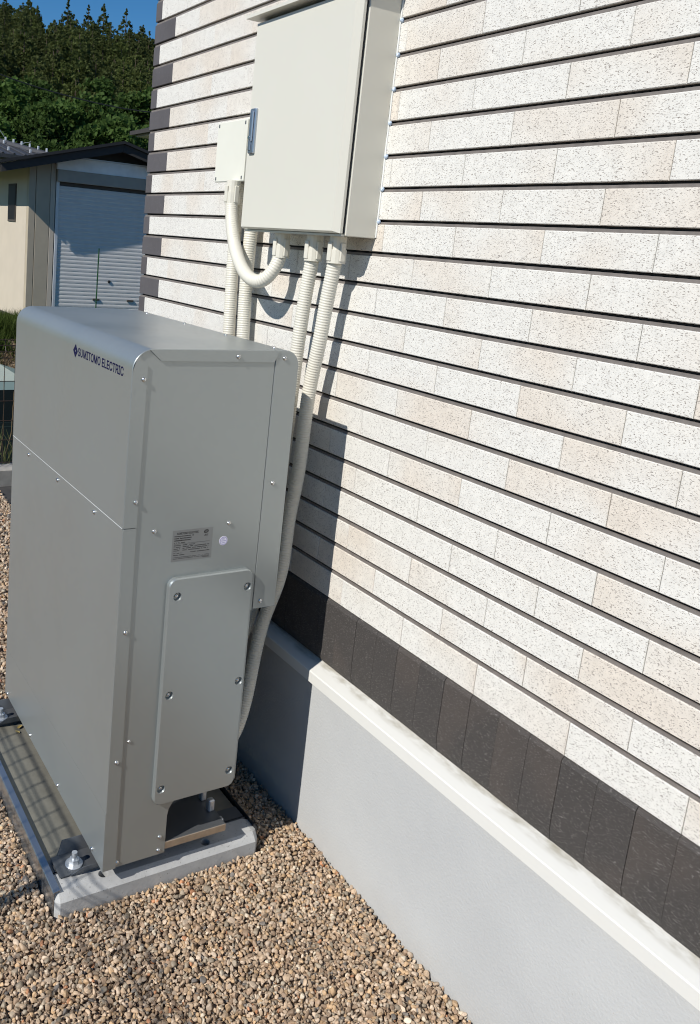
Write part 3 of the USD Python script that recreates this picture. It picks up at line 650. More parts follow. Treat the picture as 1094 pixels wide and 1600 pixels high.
# ================================================================== CONDUITS
def conduit(label, pts, r, plain_from=None):
    t = thing('conduit', label, 'conduit')
    P = spline(pts, 0.0016)
    s = np.r_[0, np.cumsum(np.linalg.norm(np.diff(P, axis=0), axis=1))]
    pitch = 0.0066
    rad = r - 0.0014 * (0.5 + 0.5 * np.cos(2 * np.pi * s / pitch)) ** 1.5
    if plain_from is not None:
        w = np.clip(1 - np.abs(s / s[-1] - plain_from[0]) / plain_from[1], 0, 1); rad = rad * (1 - np.minimum(w * 3, 1)) + r * np.minimum(w * 3, 1)
    part(t, 'tube', tube(P, rad, 20), 'pvc_cream', smooth=True)
    return t
def connector(t, o, r, hh=0.062):
    ring = part(t, 'connector', cat_([tm(m3.Manifold.cylinder(hh * 0.48, r * 1.14, r * 1.14, 16).translate((0, 0, -hh * 0.48)).translate(tuple(o))),
                                      tm(m3.Manifold.cylinder(hh * 0.52, r * 1.24, r * 1.28, 16).translate((0, 0, -hh)).translate(tuple(o)))]), 'pvc_cream')
    part(ring, 'tab', cat_([cbox(o[0] - r * 1.36, o[0] - r * 1.10, o[1] - r * 0.42, o[1] + r * 0.42, o[2] - hh * 0.93, o[2] - hh * 0.22, 0.0018),
                            cbox(o[0] - r * 0.4, o[0] + r * 0.4, o[1] - r * 1.36, o[1] - r * 1.10, o[2] - hh * 0.93, o[2] - hh * 0.22, 0.0018)]), 'pvc_cream')
rr = 0.0180
cr = conduit('thick cream corrugated conduit nearest the camera, running down behind the cabinet edge',
             [(-.060, 1.651, 1.545), (-.060, 1.654, 1.513), (-.060, 1.671, 1.404), (-.060, 1.683, 1.308), (-.060, 1.699, 1.222), (-.060, 1.710, 1.073), (-.060, 1.716, 0.961), (-.066, 1.727, 0.830),
              (-.082, 1.716, 0.698), (-.105, 1.738, 0.563), (-.133, 1.727, 0.450), (-.162, 1.712, 0.322), (-.20, 1.72, 0.22), (-.25, 1.75, 0.17)], rr)
connector(cr, (-.060, 1.650, CZ0 - 0.002), rr)
cm_ = conduit('cream corrugated conduit, middle of the three leaving the control box, vanishing behind the cabinet',
              [(-.056, 1.752, 1.545), (-.056, 1.754, 1.508), (-.056, 1.763, 1.45), (-.056, 1.772, 1.372), (-.056, 1.779, 1.29), (-.056, 1.785, 1.15), (-.060, 1.79, 0.95), (-.07, 1.795, 0.75), (-.11, 1.80, 0.55), (-.17, 1.80, 0.38), (-.25, 1.80, 0.25)], rr)
connector(cm_, (-.056, 1.751, CZ0 - 0.002), rr)
cu = conduit('U-shaped cream conduit looping from the junction box to the control box',
             [(-.060, 2.172, 1.690), (-.062, 2.170, 1.646), (-.072, 2.142, 1.584), (-.085, 2.085, 1.513), (-.092, 2.024, 1.463), (-.094, 1.968, 1.440), (-.088, 1.928, 1.441), (-.072, 1.899, 1.474), (-.060, 1.895, 1.514), (-.058, 1.894, 1.548)], 0.0182, plain_from=(0.5, 0.16))
connector(cu, (-.058, 1.894, CZ0 - 0.002), 0.0178)
connector(cu, (-.060, 2.172, JZ0 + 0.001), 0.0178, 0.066)
c4 = conduit('straight cream conduit dropping behind the U-shaped loop, left of the pair',
             [(-.028, 2.196, 1.700), (-.028, 2.196, 1.60), (-.030, 2.190, 1.45), (-.030, 2.185, 1.35), (-.030, 2.178, 1.20), (-.035, 2.175, 0.8), (-.08, 2.17, 0.5), (-.25, 2.16, 0.3)], 0.0190)
c5 = conduit('straight cream conduit passing behind the loop from the control box, right of the pair',
             [(-.034, 2.080, 2.02), (-.034, 2.082, 1.85), (-.035, 2.090, 1.66), (-.036, 2.094, 1.544), (-.036, 2.096, 1.44), (-.034, 2.096, 1.35), (-.034, 2.090, 1.25), (-.034, 2.085, 1.10), (-.04, 2.08, 0.8), (-.08, 2.08, 0.5), (-.25, 2.07, 0.3)], 0.0195)

# ================================================================== GRAVEL
def pebble(seed):
    r_ = np.random.default_rng(seed); s_ = trimesh.creation.icosphere(subdivisions=2, radius=1.0); v = s_.vertices
    v = v * (0.86 + 0.34 * meshkit.fbm(v * 1.1 + 10 + seed * 3.7, 2, seed))[:, None]
    for _ in range(r_.integers(4, 9)):      # worn facets
        n_ = r_.normal(size=3); n_ /= np.linalg.norm(n_); d = v @ n_; lim = r_.uniform(0.5, 0.8); v = v - np.maximum(d - lim, 0)[:, None] * n_ * 0.85
    v = v * np.array([1.08, r_.uniform(0.66, 0.95), r_.uniform(0.45, 0.75)])
    s_.vertices = v - v.mean(0); return s_
kinds = ['pebble_tan'] * 7 + ['pebble_brown'] * 5 + ['pebble_grey'] * 3 + ['pebble_sand'] * 5 + ['pebble_cream'] * 2 + ['pebble_ochre'] * 3 + ['pebble_slate'] * 1 + ['pebble_rust']
protos = [(pebble(s_), kd, True) for s_, kd in enumerate(kinds)]
weights = np.array([0.38 if kd == 'pebble_rust' else 0.45 if kd in ('pebble_cream',) else 0.8 if kd == 'pebble_slate' else 1.0 for kd in kinds]); weights /= weights.sum()
def scatter(x0, x1, y0, y1, sp, z_lo, z_hi, size):
    nx, ny = int((x1 - x0) / sp), int((y1 - y0) / sp)
    xx, yy = np.meshgrid(np.arange(nx), np.arange(ny), indexing='ij')
    p = np.stack([x0 + (xx + rng.uniform(-0.1, 1.1, xx.shape)) * sp, y0 + (yy + rng.uniform(-0.1, 1.1, xx.shape)) * sp, rng.uniform(z_lo, z_hi, xx.shape)], -1).reshape(-1, 3)
    s_ = size * np.exp(rng.normal(0, 0.25, len(p)))
    return p, s_
def keep(p, s_):
    x, y = p[:, 0], p[:, 1]
    k = (x < -0.018 - s_ * 0.6) & (y < 4.90) & ~((x > PX0 - 0.003 - s_ * 0.75) & (x < PX1 + 0.003 + s_ * 0.75) & (y > 1.564 - s_ * 0.6) & (y < 2.42))
    # inside the wedge the camera, or one a step aside, can see
    vx = (x - CAM[0]) / np.maximum(y - CAM[1], 0.05)
    k &= ~((y > 2.6) & ((vx < -0.15) | (vx > 0.6)))
    return k
layers = [scatter(-1.75, 0, 0.45, 2.6, 0.0084, -0.008, -0.001, 0.0051), scatter(-1.75, 0, 0.45, 2.6, 0.0088, -0.002, 0.0055, 0.0051), scatter(-1.75, 0, 2.6, 4.9, 0.0125, -0.007, 0.006, 0.0078)]
P_ = np.concatenate([l[0] for l in layers]); S_ = np.concatenate([l[1] for l in layers])
k_ = keep(P_, S_); P_, S_ = P_[k_], S_[k_]
# gentle unevenness, heaped a little against the foundation and the base
P_[:, 2] += 0.010 * (meshkit.fbm(np.c_[P_[:, 0] * 7, P_[:, 1] * 7, P_[:, 0] * 0], 3, 5) - 0.5)
nP = len(P_)
q = rand_quat(nP, rng)
flat = rng.random(nP) < 0.55
yaw = rng.uniform(0, np.pi, nP); tl = rng.normal(0, 0.25, (nP, 2))
qf = np.stack([np.cos(yaw), tl[:, 0], tl[:, 1], np.sin(yaw)], 1); qf /= np.linalg.norm(qf, axis=1)[:, None]
q = np.where(flat[:, None], qf, q)
instancer('gravel', protos, P_, q, np.repeat(S_[:, None], 3, 1), rng.choice(len(protos), nP, p=weights), piece='pebble', label='tan and brown gravel covering the yard by the wall', category='gravel')
# a few fallen leaves and a twig
def leaf(o, s_, yaw_, curl):
    t = np.linspace(-1, 1, 7); w = 0.45 * (1 - t ** 2) ** 0.8
    v = np.concatenate([np.stack([t, -w, curl * w + 0.15 * t ** 2], 1), np.stack([t, 0 * t, 0.15 * t ** 2], 1), np.stack([t, w, curl * w + 0.15 * t ** 2], 1)]) * s_
    f = [(a + b_ * 7, a + 1 + b_ * 7, a + 8 + b_ * 7, a + 7 + b_ * 7) for b_ in (0, 1) for a in range(6)]
    c, s2 = math.cos(yaw_), math.sin(yaw_); R_ = np.array([[c, -s2, 0], [s2, c, 0], [0, 0, 1]])
    return v @ R_.T + np.array(o), np.array(f)
top('fallen_leaf', leaf((-0.600, 2.262, 0.0475), 0.011, 0.7, 0.7), 'dry_leaf', label='yellow dry leaf lying by the far bracket of the base', category='leaf')
top('fallen_leaf', leaf((-0.612, 2.240, 0.0475), 0.009, 2.2, 0.5), 'dry_leaf', label='smaller yellow leaf just in front of the other by the far bracket', category='leaf')
top('twig', tube([(-0.26, 1.25, 0.013), (-0.235, 1.243, 0.016), (-0.21, 1.240, 0.014)], 0.0011, 6), 'twig', label='thin pale twig lying on the gravel in front', category='twig')

# ================================================================== WIRE FENCES, CURB
def fence(label, length, loc, rz, height, z0):
    """wire mesh panel along local +x, V fold near the top"""
    t = thing('wire_fence', label, 'fence', loc, rz)
    zs = [0.02, 0.16, 0.28, 0.40, 0.52, height - 0.115, height - 0.075, height - 0.040, height - 0.008]
    zs = [z for z in zs if z <= height]
    def fold(z): return 0.022 if abs(z - (height - 0.075)) < 0.02 else 0.0
    for i_, z in enumerate(zs):
        part(t, 'rail_wire', cyl((0, -fold(z), z), (length, -fold(z), z), 0.0024, 8), 'fence_brown')
    x = 0.0
    n_ = int(length / 0.063)
    for i_ in range(n_ + 1):
        x = i_ * 0.063
        pl = [(x, 0.004, 0.0), (x, 0.004, height - 0.118), (x, -0.018, height - 0.075), (x, 0.004, height - 0.040), (x, 0.004, height)]
        part(t, 'upright_wire', cat_([cyl(pl[a], pl[a + 1], 0.0022, 6) for a in range(len(pl) - 1)]), 'fence_brown')
    x = 0.03
    while x < length:
        part(t, 'post', cat_([cyl((x, 0.028, -z0 - 0.05 if z0 > 0.01 else -0.1), (x, 0.028, height + 0.02), 0.017, 14)]), 'fence_brown', smooth=40)
        x += 1.95
    return t
CY = 4.865
fence('dark brown wire mesh fence standing on the curb beyond the cabinet', 3.2, (-0.9, CY + 0.06, 0.1), 0, 0.775, 0.10)
fence('dark brown wire mesh fence along the open side of the gravel yard', 5.4, (-1.56, -2.47, 0.02), 90, 0.86, 0.0)
top('curb', cbox(-3.0, 2.6, CY, CY + 0.13, -0.35, 0.092, 0.008), 'curb_concrete', label='low concrete curb under the wire fence at the end of the gravel', category='curb')
top('retaining_wall', box(-3.0, 2.6, CY + 0.14, CY + 0.27, -1.45, 0.055), 'curb_concrete', label='concrete retaining wall dropping to the street behind the fence', category='wall')
# dry weeds in front of the fence
def weeds(loc, n_, hgt, spread, seed):
    r_ = np.random.default_rng(seed); v, f = [], []
    for a in range(n_):
        b0 = np.array([r_.normal(0, spread), r_.normal(0, spread * 0.4), 0]); lean = r_.normal(0, 0.35, 2); h_ = hgt * r_.uniform(0.4, 1.0); w = r_.uniform(0.002, 0.006)
        d = r_.uniform(0, np.pi); e = np.array([math.cos(d), math.sin(d), 0]) * w
        k0 = len(v)
        for s_ in (0, 0.5, 1.0):
            c = b0 + np.array([lean[0] * h_ * s_ ** 1.6, lean[1] * h_ * s_ ** 1.6, h_ * s_ - 0.2 * h_ * s_ ** 2]); ww = 1 - 0.8 * s_
            v += [c - e * ww, c + e * ww]
        f += [(k0, k0 + 1, k0 + 3, k0 + 2), (k0 + 2, k0 + 3, k0 + 5, k0 + 4)]
    return np.array(v) + np.array(loc), np.array(f)
wp = thing('weed', 'dry brown weed growing behind the curb at the fence foot', 'weed')
part(wp, 'leaves', weeds((0.06, 5.12, 0.05), 90, 0.30, 0.13, 4), 'weed_leaves')
part(wp, 'stem', cat_([tube([(0.03 + 0.03 * a, 5.1, 0.03), (0.05 + 0.05 * a, 5.12, 0.25), (0.02 + 0.07 * a, 5.10, 0.62)], 0.0025, 5) for a in range(3)]), 'straw_blades')

# ================================================================== CAR on the street below
car = thing('parked_car', 'pale green car with the shade on its body painted dark, parked on the lower street behind the wire fence', 'car', (0.25, 8.9, -1.4), 0)
half = [(-1.70, 0.30), (-1.72, 0.55), (-1.66, 0.86), (-0.75, 0.96), (-0.35, 0.99), (1.05, 1.0), (1.60, 0.95), (1.68, 0.60), (1.66, 0.28), (1.30, 0.24), (-1.35, 0.24)]
bodyp = sg.Polygon(half).buffer(-0.05).buffer(0.05, quad_segs=4)
cut_ = shapely.union_all([sg.Point(-1.08, 0.29).buffer(0.33, quad_segs=8), sg.Point(1.05, 0.29).buffer(0.33, quad_segs=8)])
bp = bodyp.difference(cut_)
part(car, 'body', cat_([extrude_y(bp, -0.72, 0.72), extrude_y(bp.buffer(-0.04), -0.745, -0.7205), extrude_y(bp.buffer(-0.04), 0.7205, 0.745)]), 'car_shaded_body', smooth=40)
cab = [(-0.72, 0.955), (-0.20, 1.345), (0.15, 1.40), (0.95, 1.385), (1.28, 1.28), (1.55, 0.955)]
part(car, 'cabin', hull([(x, s_ * 0.70, 0.955) for x, z in (cab[0], cab[-1]) for s_ in (-1, 1)] + [(x, s_ * 0.56, z) for x, z in cab[1:-1] for s_ in (-1, 1)]), 'car_paint')
def side_win(s_, x0, x1, x2, x3):
    y0, y1 = s_ * 0.7005, s_ * 0.588
    pts_ = [(x0, y0, 0.985), (x3, y0, 0.985), (x1, y1, 1.305), (x2, y1, 1.305)]
    return hull([(x, y + s_ * d, z) for x, y, z in pts_ for d in (0.0, 0.012)])
for s_ in (-1, 1):
    part(car, 'side_window', side_win(s_, -0.50, -0.10, 0.33, 0.33), 'car_glass')
    part(car, 'side_window', side_win(s_, 0.40, 0.40, 1.02, 1.22), 'car_glass')
    part(car, 'side_trim', box(-1.55, 1.60, min(s_ * 0.7455, s_ * 0.752), max(s_ * 0.7455, s_ * 0.752), 0.50, 0.56), 'car_dark')
part(car, 'rear_window', hull([(1.30, -0.48, 1.255), (1.30, 0.48, 1.255), (1.545, -0.60, 0.985), (1.545, 0.60, 0.985), (1.315, -0.48, 1.265), (1.315, 0.48, 1.265), (1.56, -0.60, 0.99), (1.56, 0.60, 0.99)]), 'car_glass')
part(car, 'windscreen', hull([(-0.66, -0.62, 1.0), (-0.66, 0.62, 1.0), (-0.24, -0.5, 1.315), (-0.24, 0.5, 1.315), (-0.675, -0.62, 1.01), (-0.675, 0.62, 1.01), (-0.255, -0.5, 1.325), (-0.255, 0.5, 1.325)]), 'car_glass')
for x in (-1.08, 1.05):
    for s_ in (-1, 1):
        w_ = part(car, 'wheel', place(trimesh.creation.torus(0.215, 0.075, 24, 12), axes((x, s_ * 0.66, 0.29), (1, 0, 0), (0, 0, 1), (0, -1, 0))), 'rubber', smooth=True)
        part(w_, 'rim', place(trimesh.creation.cylinder(radius=0.19, height=0.10, sections=24), axes((x, s_ * 0.67, 0.29), (1, 0, 0), (0, 0, 1), (0, -1, 0))), 'zinc')
for s_ in (-1, 1): part(car, 'tail_lamp', cbox(1.60, 1.69, s_ * 0.64 - 0.06, s_ * 0.64 + 0.06, 0.62, 0.90, 0.01), 'tail_lamp')

# ================================================================== SHED with shutter
SY = 13.466
SX0, SX1 = 2.661, 5.30
shed = thing('storage_shed', 'cream shed with grey roller shutter and dark gable roof behind the cabinet', 'shed', (0, 0, 0))
part(shed, 'side_wall', cat_([box(SX0, SX0 + 0.1, SY + 0.12, SY + 4.6, 0.0, 2.50), box(SX1 - 0.1, SX1, SY + 0.12, SY + 4.6, 0.0, 2.50), box(SX0 + 0.1, SX1 - 0.1, SY + 4.5, SY + 4.6, 0.0, 2.50)]), 'shed_cream')
part(shed, 'wall_base', box(SX0 - 0.012, SX0 - 0.001, SY + 0.1, SY + 4.6, -0.1, 0.045), 'shed_joint')
for x0, x1, m_ in [(SX0 - 0.002, 2.764, 'shed_panel'), (2.774, 3.000, 'shed_panel'), (3.008, 3.085, 'shed_cream')]:
    part(shed, 'front_panel', cbox(x0, x1, SY, SY + 0.11, -0.1, 2.53, 0.003), m_)
part(shed, 'panel_backing', box(SX0 + 0.01, 3.10, SY + 0.03, SY + 0.118, -0.1, 2.52), 'shed_joint')
part(shed, 'shutter_post', cbox(3.100, 3.150, SY - 0.006, SY + 0.08, -0.1, 2.26, 0.004), 'shed_post')
n_sl = 34
zz = np.r_[(0.02 + 2.18 / n_sl * (np.arange(n_sl)[:, None] + np.array([0.0, 0.14, 0.55, 0.93]))).ravel(), 2.20]; dep = np.array([0.0, 0.011, 0.013, 0.010] * n_sl + [0.0])
ys_ = SY + 0.024 - dep
V = np.concatenate([np.stack([np.full(len(zz), x), ys_, zz], 1) for x in (3.15, 5.05)]); nz = len(zz)
F = np.array([(a, a + nz, a + nz + 1, a + 1) for a in range(nz - 1)])
sh = part(shed, 'shutter', (V, F), 'shutter_grey')
part(sh, 'lock', cbox(4.06, 4.10, SY - 0.004, SY + 0.02, 0.70, 0.745, 0.004), 'black_gap')
for hx in (3.80, 4.42): part(sh, 'pull', cbox(hx, hx + 0.12, SY - 0.006, SY + 0.02, 0.40, 0.43, 0.004), 'shed_joint')
part(shed, 'shutter_box', cbox(3.095, 5.10, SY - 0.06, SY + 0.10, 2.262, 2.445, 0.004), 'shed_header')
part(shed, 'shutter_slot', box(3.15, 5.05, SY + 0.012, SY + 0.069, 2.20, 2.2615), 'shed_joint')
part(shed, 'signboard', cbox(3.085, 5.12, SY - 0.045, SY + 0.09, 2.447, 2.640, 0.004), 'shed_white')
part(shed, 'signboard_cap', box(3.085, 5.12, SY - 0.060, SY + 0.09, 2.6415, 2.660), 'shed_post')
ga = sg.Polygon([(SX0, 2.62), (SX1, 2.62), ((SX0 + SX1) / 2 + 0.05, 2.92)])
gx0 = SX0
part(shed, 'gable', extrude_y(sg.Polygon([(SX0, 2.45), (SX1, 2.45), (SX1, 2.55), (4.05, 2.90), (SX0, 2.55)]), SY + 0.03, SY + 0.1), 'shed_joint')
YO = 13.15
RX, RZ = 4.080, 2.975
EL, ELZ = 2.128, 2.405
ER, ERZ = 6.03, 2.405
def slab(xa, za, xb, zb_, t_, y0, y1):
    return extrude_y(sg.Polygon([(xa, za), (xb, zb_), (xb, zb_ - t_), (xa, za - t_)]), y0, y1)
part(shed, 'roof', cat_([slab(EL - 0.03, ELZ + 0.062, RX, RZ + 0.0, 0.045, YO - 0.05, SY + 4.9), slab(RX, RZ, ER + 0.03, ERZ + 0.062, 0.045, YO - 0.05, SY + 4.9)]), 'roof_dark')
part(shed, 'barge_board', slab(EL, ELZ + 0.015, RX - 0.002, RZ - 0.048, 0.125, YO - 0.012, YO + 0.02), 'fascia_grey')
part(shed, 'barge_board', slab(RX + 0.002, RZ - 0.048, ER, ERZ + 0.015, 0.125, YO - 0.012, YO + 0.02), 'fascia_grey')
part(shed, 'soffit', cat_([slab(EL + 0.02, ELZ - 0.02, SX0, 2.57 - 0.03, 0.02, YO + 0.021, SY + 4.8)]), 'shed_joint')
part(shed, 'eave_board', box(EL - 0.02, EL - 0.001, YO + 0.03, SY + 4.8, ELZ - 0.09, ELZ + 0.03), 'fascia_grey')
wn = part(shed, 'window', box(SX0 - 0.015, SX0 - 0.002, 14.17, 14.63, 1.585, 2.195), 'shed_joint')
part(wn, 'pane', box(SX0 - 0.019, SX0 - 0.0155, 14.20, 14.60, 1.62, 2.16), 'window_dark')
# green stake
top('garden_stake', cyl((3.4903, 12.5, -0.15), (3.500, 12.5, 1.2799), 0.0105, 10), 'stake_green', label='thin green garden stake standing in front of the roller shutter', category='stake')

# ---- houses behind: one roof seen to the left, one eave to the right
hl = thing('tiled_house', 'house with grey-blue tiled roof and snow guards behind the shed', 'house', (0, 0, 0))
ap, ec = ray(-75, 201, 27.0), ray(100, 251, 22.2)
ap2, ec2 = ap + np.array([-7.0, 0, 0]), np.array([ap[0] - 11.0, 22.2, ec[2]])
dn = np.array([0, 0, -0.09])
back = [np.array([ec[0], 31.8, ec[2]]), np.array([ec2[0], 31.8, ec[2]])]
part(hl, 'wall', box(ec2[0] + 0.7, ec[0] - 0.7, 22.9, 31.1, -0.05, ec[2] - 0.05), 'plaster_wall')
part(hl, 'roof', hull([ap, ap2, ec, ec2, *back, ec + dn, ec2 + dn, back[0] + dn, back[1] + dn]), 'roof_tile_blue')
part(hl, 'hip_ridge', cyl(ap, ec + (ec - ap) * 0.01, 0.11, 8), 'roof_tile_blue')
part(hl, 'ridge', cyl(ap, ap2, 0.11, 8), 'roof_tile_blue')
ribs, gd = [], []
nrib = 40
for k in range(nrib):
    x = ec[0] - 0.15 - k * 0.29
    f_ = min(1.0, (ec[0] - x) / (ec[0] - ap[0]))
    q0 = np.array([x, 22.2, ec[2] + 0.01]); q1 = q0 + np.array([0, (ap[1] - 22.2) * f_, (ap[2] - ec[2]) * f_])
    ribs.append(cyl(q0, q1, 0.035, 6))
    for t_ in (0.12, 0.45):
        if t_ < f_ and k % 2 == (t_ > 0.2): gd.append(q0 + (q1 - q0) * (t_ / f_) + np.array([0, 0, 0.05]))
part(hl, 'tile_rib', cat_(ribs), 'roof_tile_blue', kind='stuff')
for k in range(9): gd.append(ap + (ec - ap) * (0.30 + 0.07 * k) + np.array([0, 0, 0.13]))
for g_ in gd: part(hl, 'snow_guard', cbox(g_[0] - 0.025, g_[0] + 0.025, g_[1] - 0.02, g_[1] + 0.02, g_[2] - 0.05, g_[2] + 0.06, 0.008), 'shed_post')
hr = thing('neighbour_house', 'neighbouring house whose dark eave peeps out left of the wall corner', 'house', (0, 0, 0))
part(hr, 'wall', box(8.75, 15.5, 13.2, 21.4, -0.05, 4.05), 'plaster_wall')
part(hr, 'roof', hull([(7.95, 12.2, 4.24), (16.8, 12.2, 4.24), (16.8, 22.0, 4.24), (7.95, 22.0, 4.24), (7.95, 12.2, 4.14), (16.8, 12.2, 4.14), (7.95, 22.0, 4.14), (16.8, 22.0, 4.14), (12.2, 15.8, 5.7), (12.2, 18.0, 5.7)]), 'roof_tile_blue')
part(hr, 'gutter', box(7.86, 7.945, 12.2, 22.04, 4.12, 4.22), 'fascia_grey')
part(hr, 'soffit', box(8.0, 8.74, 12.3, 21.9, 4.08, 4.135), 'shed_header')
# ================================================================== HILL: cedars and broadleaf trees
def crown_mesh(kind, seed):
    r_ = np.random.default_rng(seed)
    if kind == 'spire':
        H, n_cl, leaves = 9.5, 260, 16
        t = 1 - r_.random(n_cl) ** 0.6; z = 0.8 + t * (H - 1.0); R_ = (0.08 + 2.35 * (1 - t) ** 0.85) * r_.uniform(0.75, 1.15, n_cl); a = r_.uniform(0, 2 * np.pi, n_cl)
        C_ = np.stack([R_ * np.cos(a), R_ * np.sin(a), z - R_ * 0.2], 1); cs = 0.12 + 0.32 * (1 - t); ls = 0.145
        C_ = np.vstack([C_, [[0, 0, H], [0, 0, H - 0.25], [0, 0, H - 0.6]]]); cs = np.r_[cs, 0.06, 0.10, 0.14]
    elif kind == 'cedar':
        H, n_cl, leaves = 9.5, 300, 16
        t = 1 - r_.random(n_cl) ** 0.62; z = 1.2 + t * (H - 1.5); R_ = (0.25 + 2.45 * (1 - t) ** 0.58 * np.minimum(1, 0.45 + t * 4)) * r_.uniform(0.75, 1.12, n_cl); a = r_.uniform(0, 2 * np.pi, n_cl)
        C_ = np.stack([R_ * np.cos(a), R_ * np.sin(a), z - R_ * 0.15], 1); cs = 0.20 + 0.36 * (1 - t); ls = 0.155
        C_ = np.vstack([C_, [[0, 0, H], [0, 0, H - 0.3]]]); cs = np.r_[cs, 0.10, 0.14]
    else:
        H, leaves = 7.0, 42; L_ = r_.normal(0, 1, (9, 3)) * np.array([1.5, 1.5, 1.0]) + np.array([0, 0, 4.6]); C_, cs = [], []
        for l in L_:
            rad = r_.uniform(1.0, 1.7); d = r_.normal(size=(26, 3)); d /= np.linalg.norm(d, axis=1)[:, None]; d[:, 2] = d[:, 2] * 0.8 + 0.1
            C_.append(l + d * rad * r_.uniform(0.75, 1.05, (26, 1))); cs.append(np.full(26, 0.40))
        C_, cs = np.vstack(C_), np.concatenate(cs); ls = 0.155
    n_ = len(C_); c = np.repeat(C_, leaves, 0) + r_.normal(0, 1, (n_ * leaves, 3)) * np.repeat(cs, leaves)[:, None] * np.array([0.6, 0.6, 0.45])
    u = r_.normal(size=c.shape); u /= np.linalg.norm(u, axis=1)[:, None]; w = np.cross(u, r_.normal(size=c.shape)); w /= np.linalg.norm(w, axis=1)[:, None]
    s_ = ls * r_.uniform(0.6, 1.3, (len(c), 1))
    V_ = np.stack([c + u * s_, c + w * s_ * 0.75, c - u * s_, c - w * s_ * 0.75], 1).reshape(-1, 3); F_ = np.arange(len(V_)).reshape(-1, 4)
    return V_, F_
def tree_proto(kind, seed, label, m_, loc, group=None):
    t = thing('cedar_tree' if kind in ('cedar', 'spire') else 'broadleaf_tree', label, 'tree', loc, 0, group)
    Hh = 9.3 if kind in ('cedar', 'spire') else 5.0
    part(t, 'trunk', tm(m3.Manifold.cylinder(Hh, 0.17, 0.03, 8)), 'bark')
    part(t, 'crown', crown_mesh(kind, seed), m_)
    return t
LC, LO, LB = 'dark green cedar crowding the wooded hillside', 'olive green cedar crowding the wooded hillside', 'bright green broadleaf tree at the foot of the wooded hill'
pr = {}
sky_tops = [(11, -14, 'tall dark cedar at the far left of the hill skyline', 1.35), (45, -4, 'broad pointed cedar on the skyline, second from the left edge', 1.3), (59, 9, 'small cedar tip right beside the broad pointed one on the skyline', 1.0),
            (107, 0, 'slender cedar rising at the middle of the hill skyline', 1.2), (139, 8, 'short cedar on the skyline left of the neat pointed one', 1.05), (163, 6, 'neat triangular cedar on the skyline right of centre', 1.15),
            (198, 14, 'last tall cedar on the skyline before it drops to the house corner', 1.25), (224, 39, 'rounded cedar on the falling skyline next to the house corner', 1.1)]
seeds = {'cedar': [11, 12, 13, 14], 'olive': [21, 22, 23], 'broad': [31, 32, 33], 'spire': [41, 42, 43]}
def put_tree(kind, loc, s_, label, group, r_):
    sd = seeds[kind][r_.integers(len(seeds[kind]))]; key = (kind, sd)
    if key not in pr:
        pr[key] = tree_proto({'olive': 'cedar'}.get(kind, kind), sd, label, {'cedar': 'cedar_needles', 'spire': 'cedar_needles', 'olive': 'cedar_olive', 'broad': 'broad_leaves'}[kind], (0, 0, 0), group)
        x = UsdGeom.Xformable(stage.GetPrimAtPath(pr[key])); ops = x.GetOrderedXformOps(); ops[0].Set(Gf.Vec3d(*map(float, loc)))
        x.AddScaleOp().Set(Gf.Vec3f(s_, s_, s_)); return
    copy_of(pr[key], loc, r_.uniform(0, 360), s_, label, group)
rt = np.random.default_rng(5)
for u, v, lab, s_ in sky_tops:
    yk = 136 + rt.uniform(-4, 4); p = ray(u, v, yk); s2 = s_ * 1.0
    put_tree('spire', (p[0], yk, p[2] - 9.55 * s2), s2, lab, None, rt)
for y0 in np.arange(64, 147, 5.0):
    xa, xb = CAM[0] + 0.19 * y0, CAM[0] + 0.50 * y0
    x = xa - 2
    while x < xb:
        yy = y0 + rt.uniform(-2, 2); xx = x + rt.uniform(-0.8, 0.8); z = float(terrain_z(np.array(xx), np.array(yy)))
        low = (yy - 62) / 75
        if low < 0.12 or (low < 0.26 and rt.random() < 0.4): put_tree('broad', (xx, yy, z - 0.4), rt.uniform(0.85, 1.3), LB, 'broadleaf trees at the foot of the hill', rt)
        elif rt.random() < 0.55: put_tree('olive', (xx, yy, z - 0.5), rt.uniform(0.78, 1.02), LO, 'olive cedars on the hillside', rt)
        else: put_tree('cedar', (xx, yy, z - 0.5), rt.uniform(0.78, 1.02), LC, 'dark cedars on the hillside', rt)
        x += rt.uniform(2.5, 3.4)
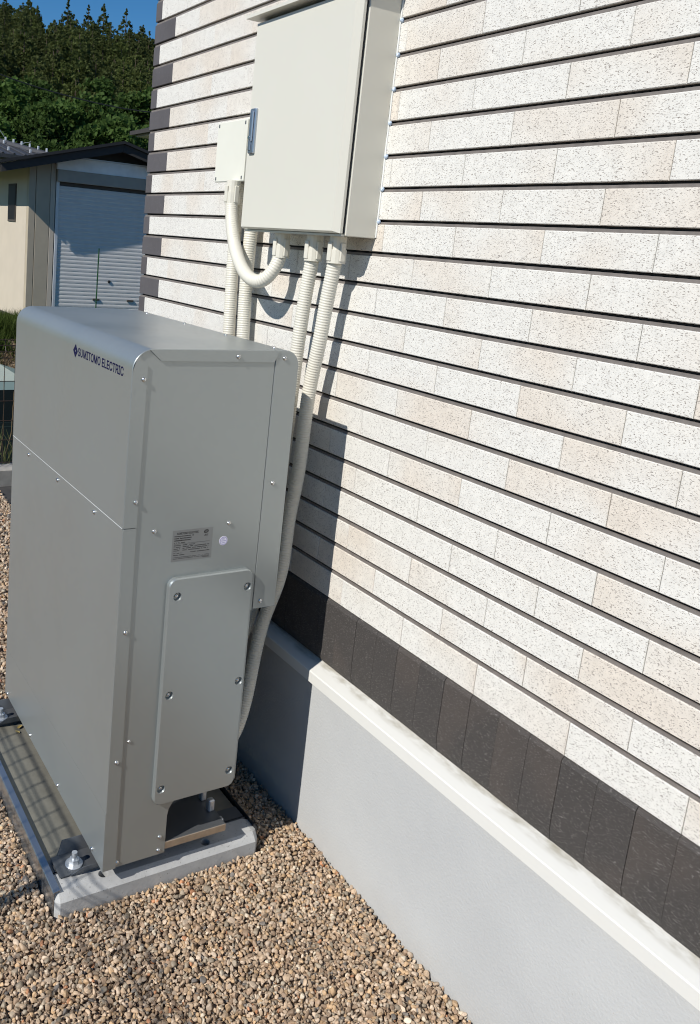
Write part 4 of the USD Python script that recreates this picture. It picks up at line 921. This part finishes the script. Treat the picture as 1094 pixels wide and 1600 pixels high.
# grass on the bank
def blades(seed, n_, hgt, w):
    r_ = np.random.default_rng(seed); v, f = [], []
    for a in range(n_):
        b0 = np.r_[r_.normal(0, 0.05, 2), 0]; l_ = r_.normal(0, 0.4, 2); h_ = hgt * r_.uniform(0.5, 1); d = r_.uniform(0, np.pi); e = np.array([math.cos(d), math.sin(d), 0]) * w; k0 = len(v)
        v += [b0 - e, b0 + e, b0 + np.array([l_[0] * h_, l_[1] * h_, h_])]; f.append((k0, k0 + 1, k0 + 2))
    return np.array(v), np.array(f)
ng = 5200
gxp = rng.uniform(-2.5, 6.0, ng); gyp = rng.uniform(10.6, 13.35, ng)
gp_ = np.stack([gxp, gyp, terrain_z(gxp, gyp) - 0.01], 1)
green = (gyp + rng.normal(0, 0.3, ng)) > 12.3
gi = np.where(green, rng.integers(0, 2, ng), rng.integers(2, 4, ng))
yw = rng.uniform(0, np.pi, ng)
gs = rng.uniform(0.6, 1.2, ng)[:, None] * np.where(green, 1.0, 0.55)[:, None]
instancer('grass', [(blades(1, 26, 0.30, 0.007), 'grass_blades', False), (blades(2, 26, 0.24, 0.008), 'grass_blades', False), (blades(3, 20, 0.22, 0.008), 'straw_blades', False), (blades(4, 20, 0.16, 0.010), 'straw_blades', False)],
          gp_, np.stack([np.cos(yw), 0 * yw, 0 * yw, np.sin(yw)], 1), np.repeat(gs, 3, 1), gi, piece='tuft', label='green and straw-coloured grass on the bank below the shed', category='grass')
# overhead cables crossing in front of the hill
def cable(label, pix, y, r_, m_):
    P = np.array([ray(u, v, y) for u, v in pix]); a, b_ = P[0], P[-1]; d = b_ - a
    pts_ = [a - d * 0.6 + np.array([0, 0, 0.9]), a, *P[1:-1], b_, b_ + d * 0.6 + np.array([0, 0, 0.5])]
    top('overhead_cable', tube(spline(pts_, 0.5), r_, 5), m_, label=label, category='cable')
cable('black overhead cable crossing low in front of the wooded hill', [(0, 116), (78, 142), (180, 167)], 40, 0.028, 'cable_black')
cable('pale overhead wire slanting down to the left roof', [(0, 209), (30, 234)], 26, 0.008, 'shed_post')
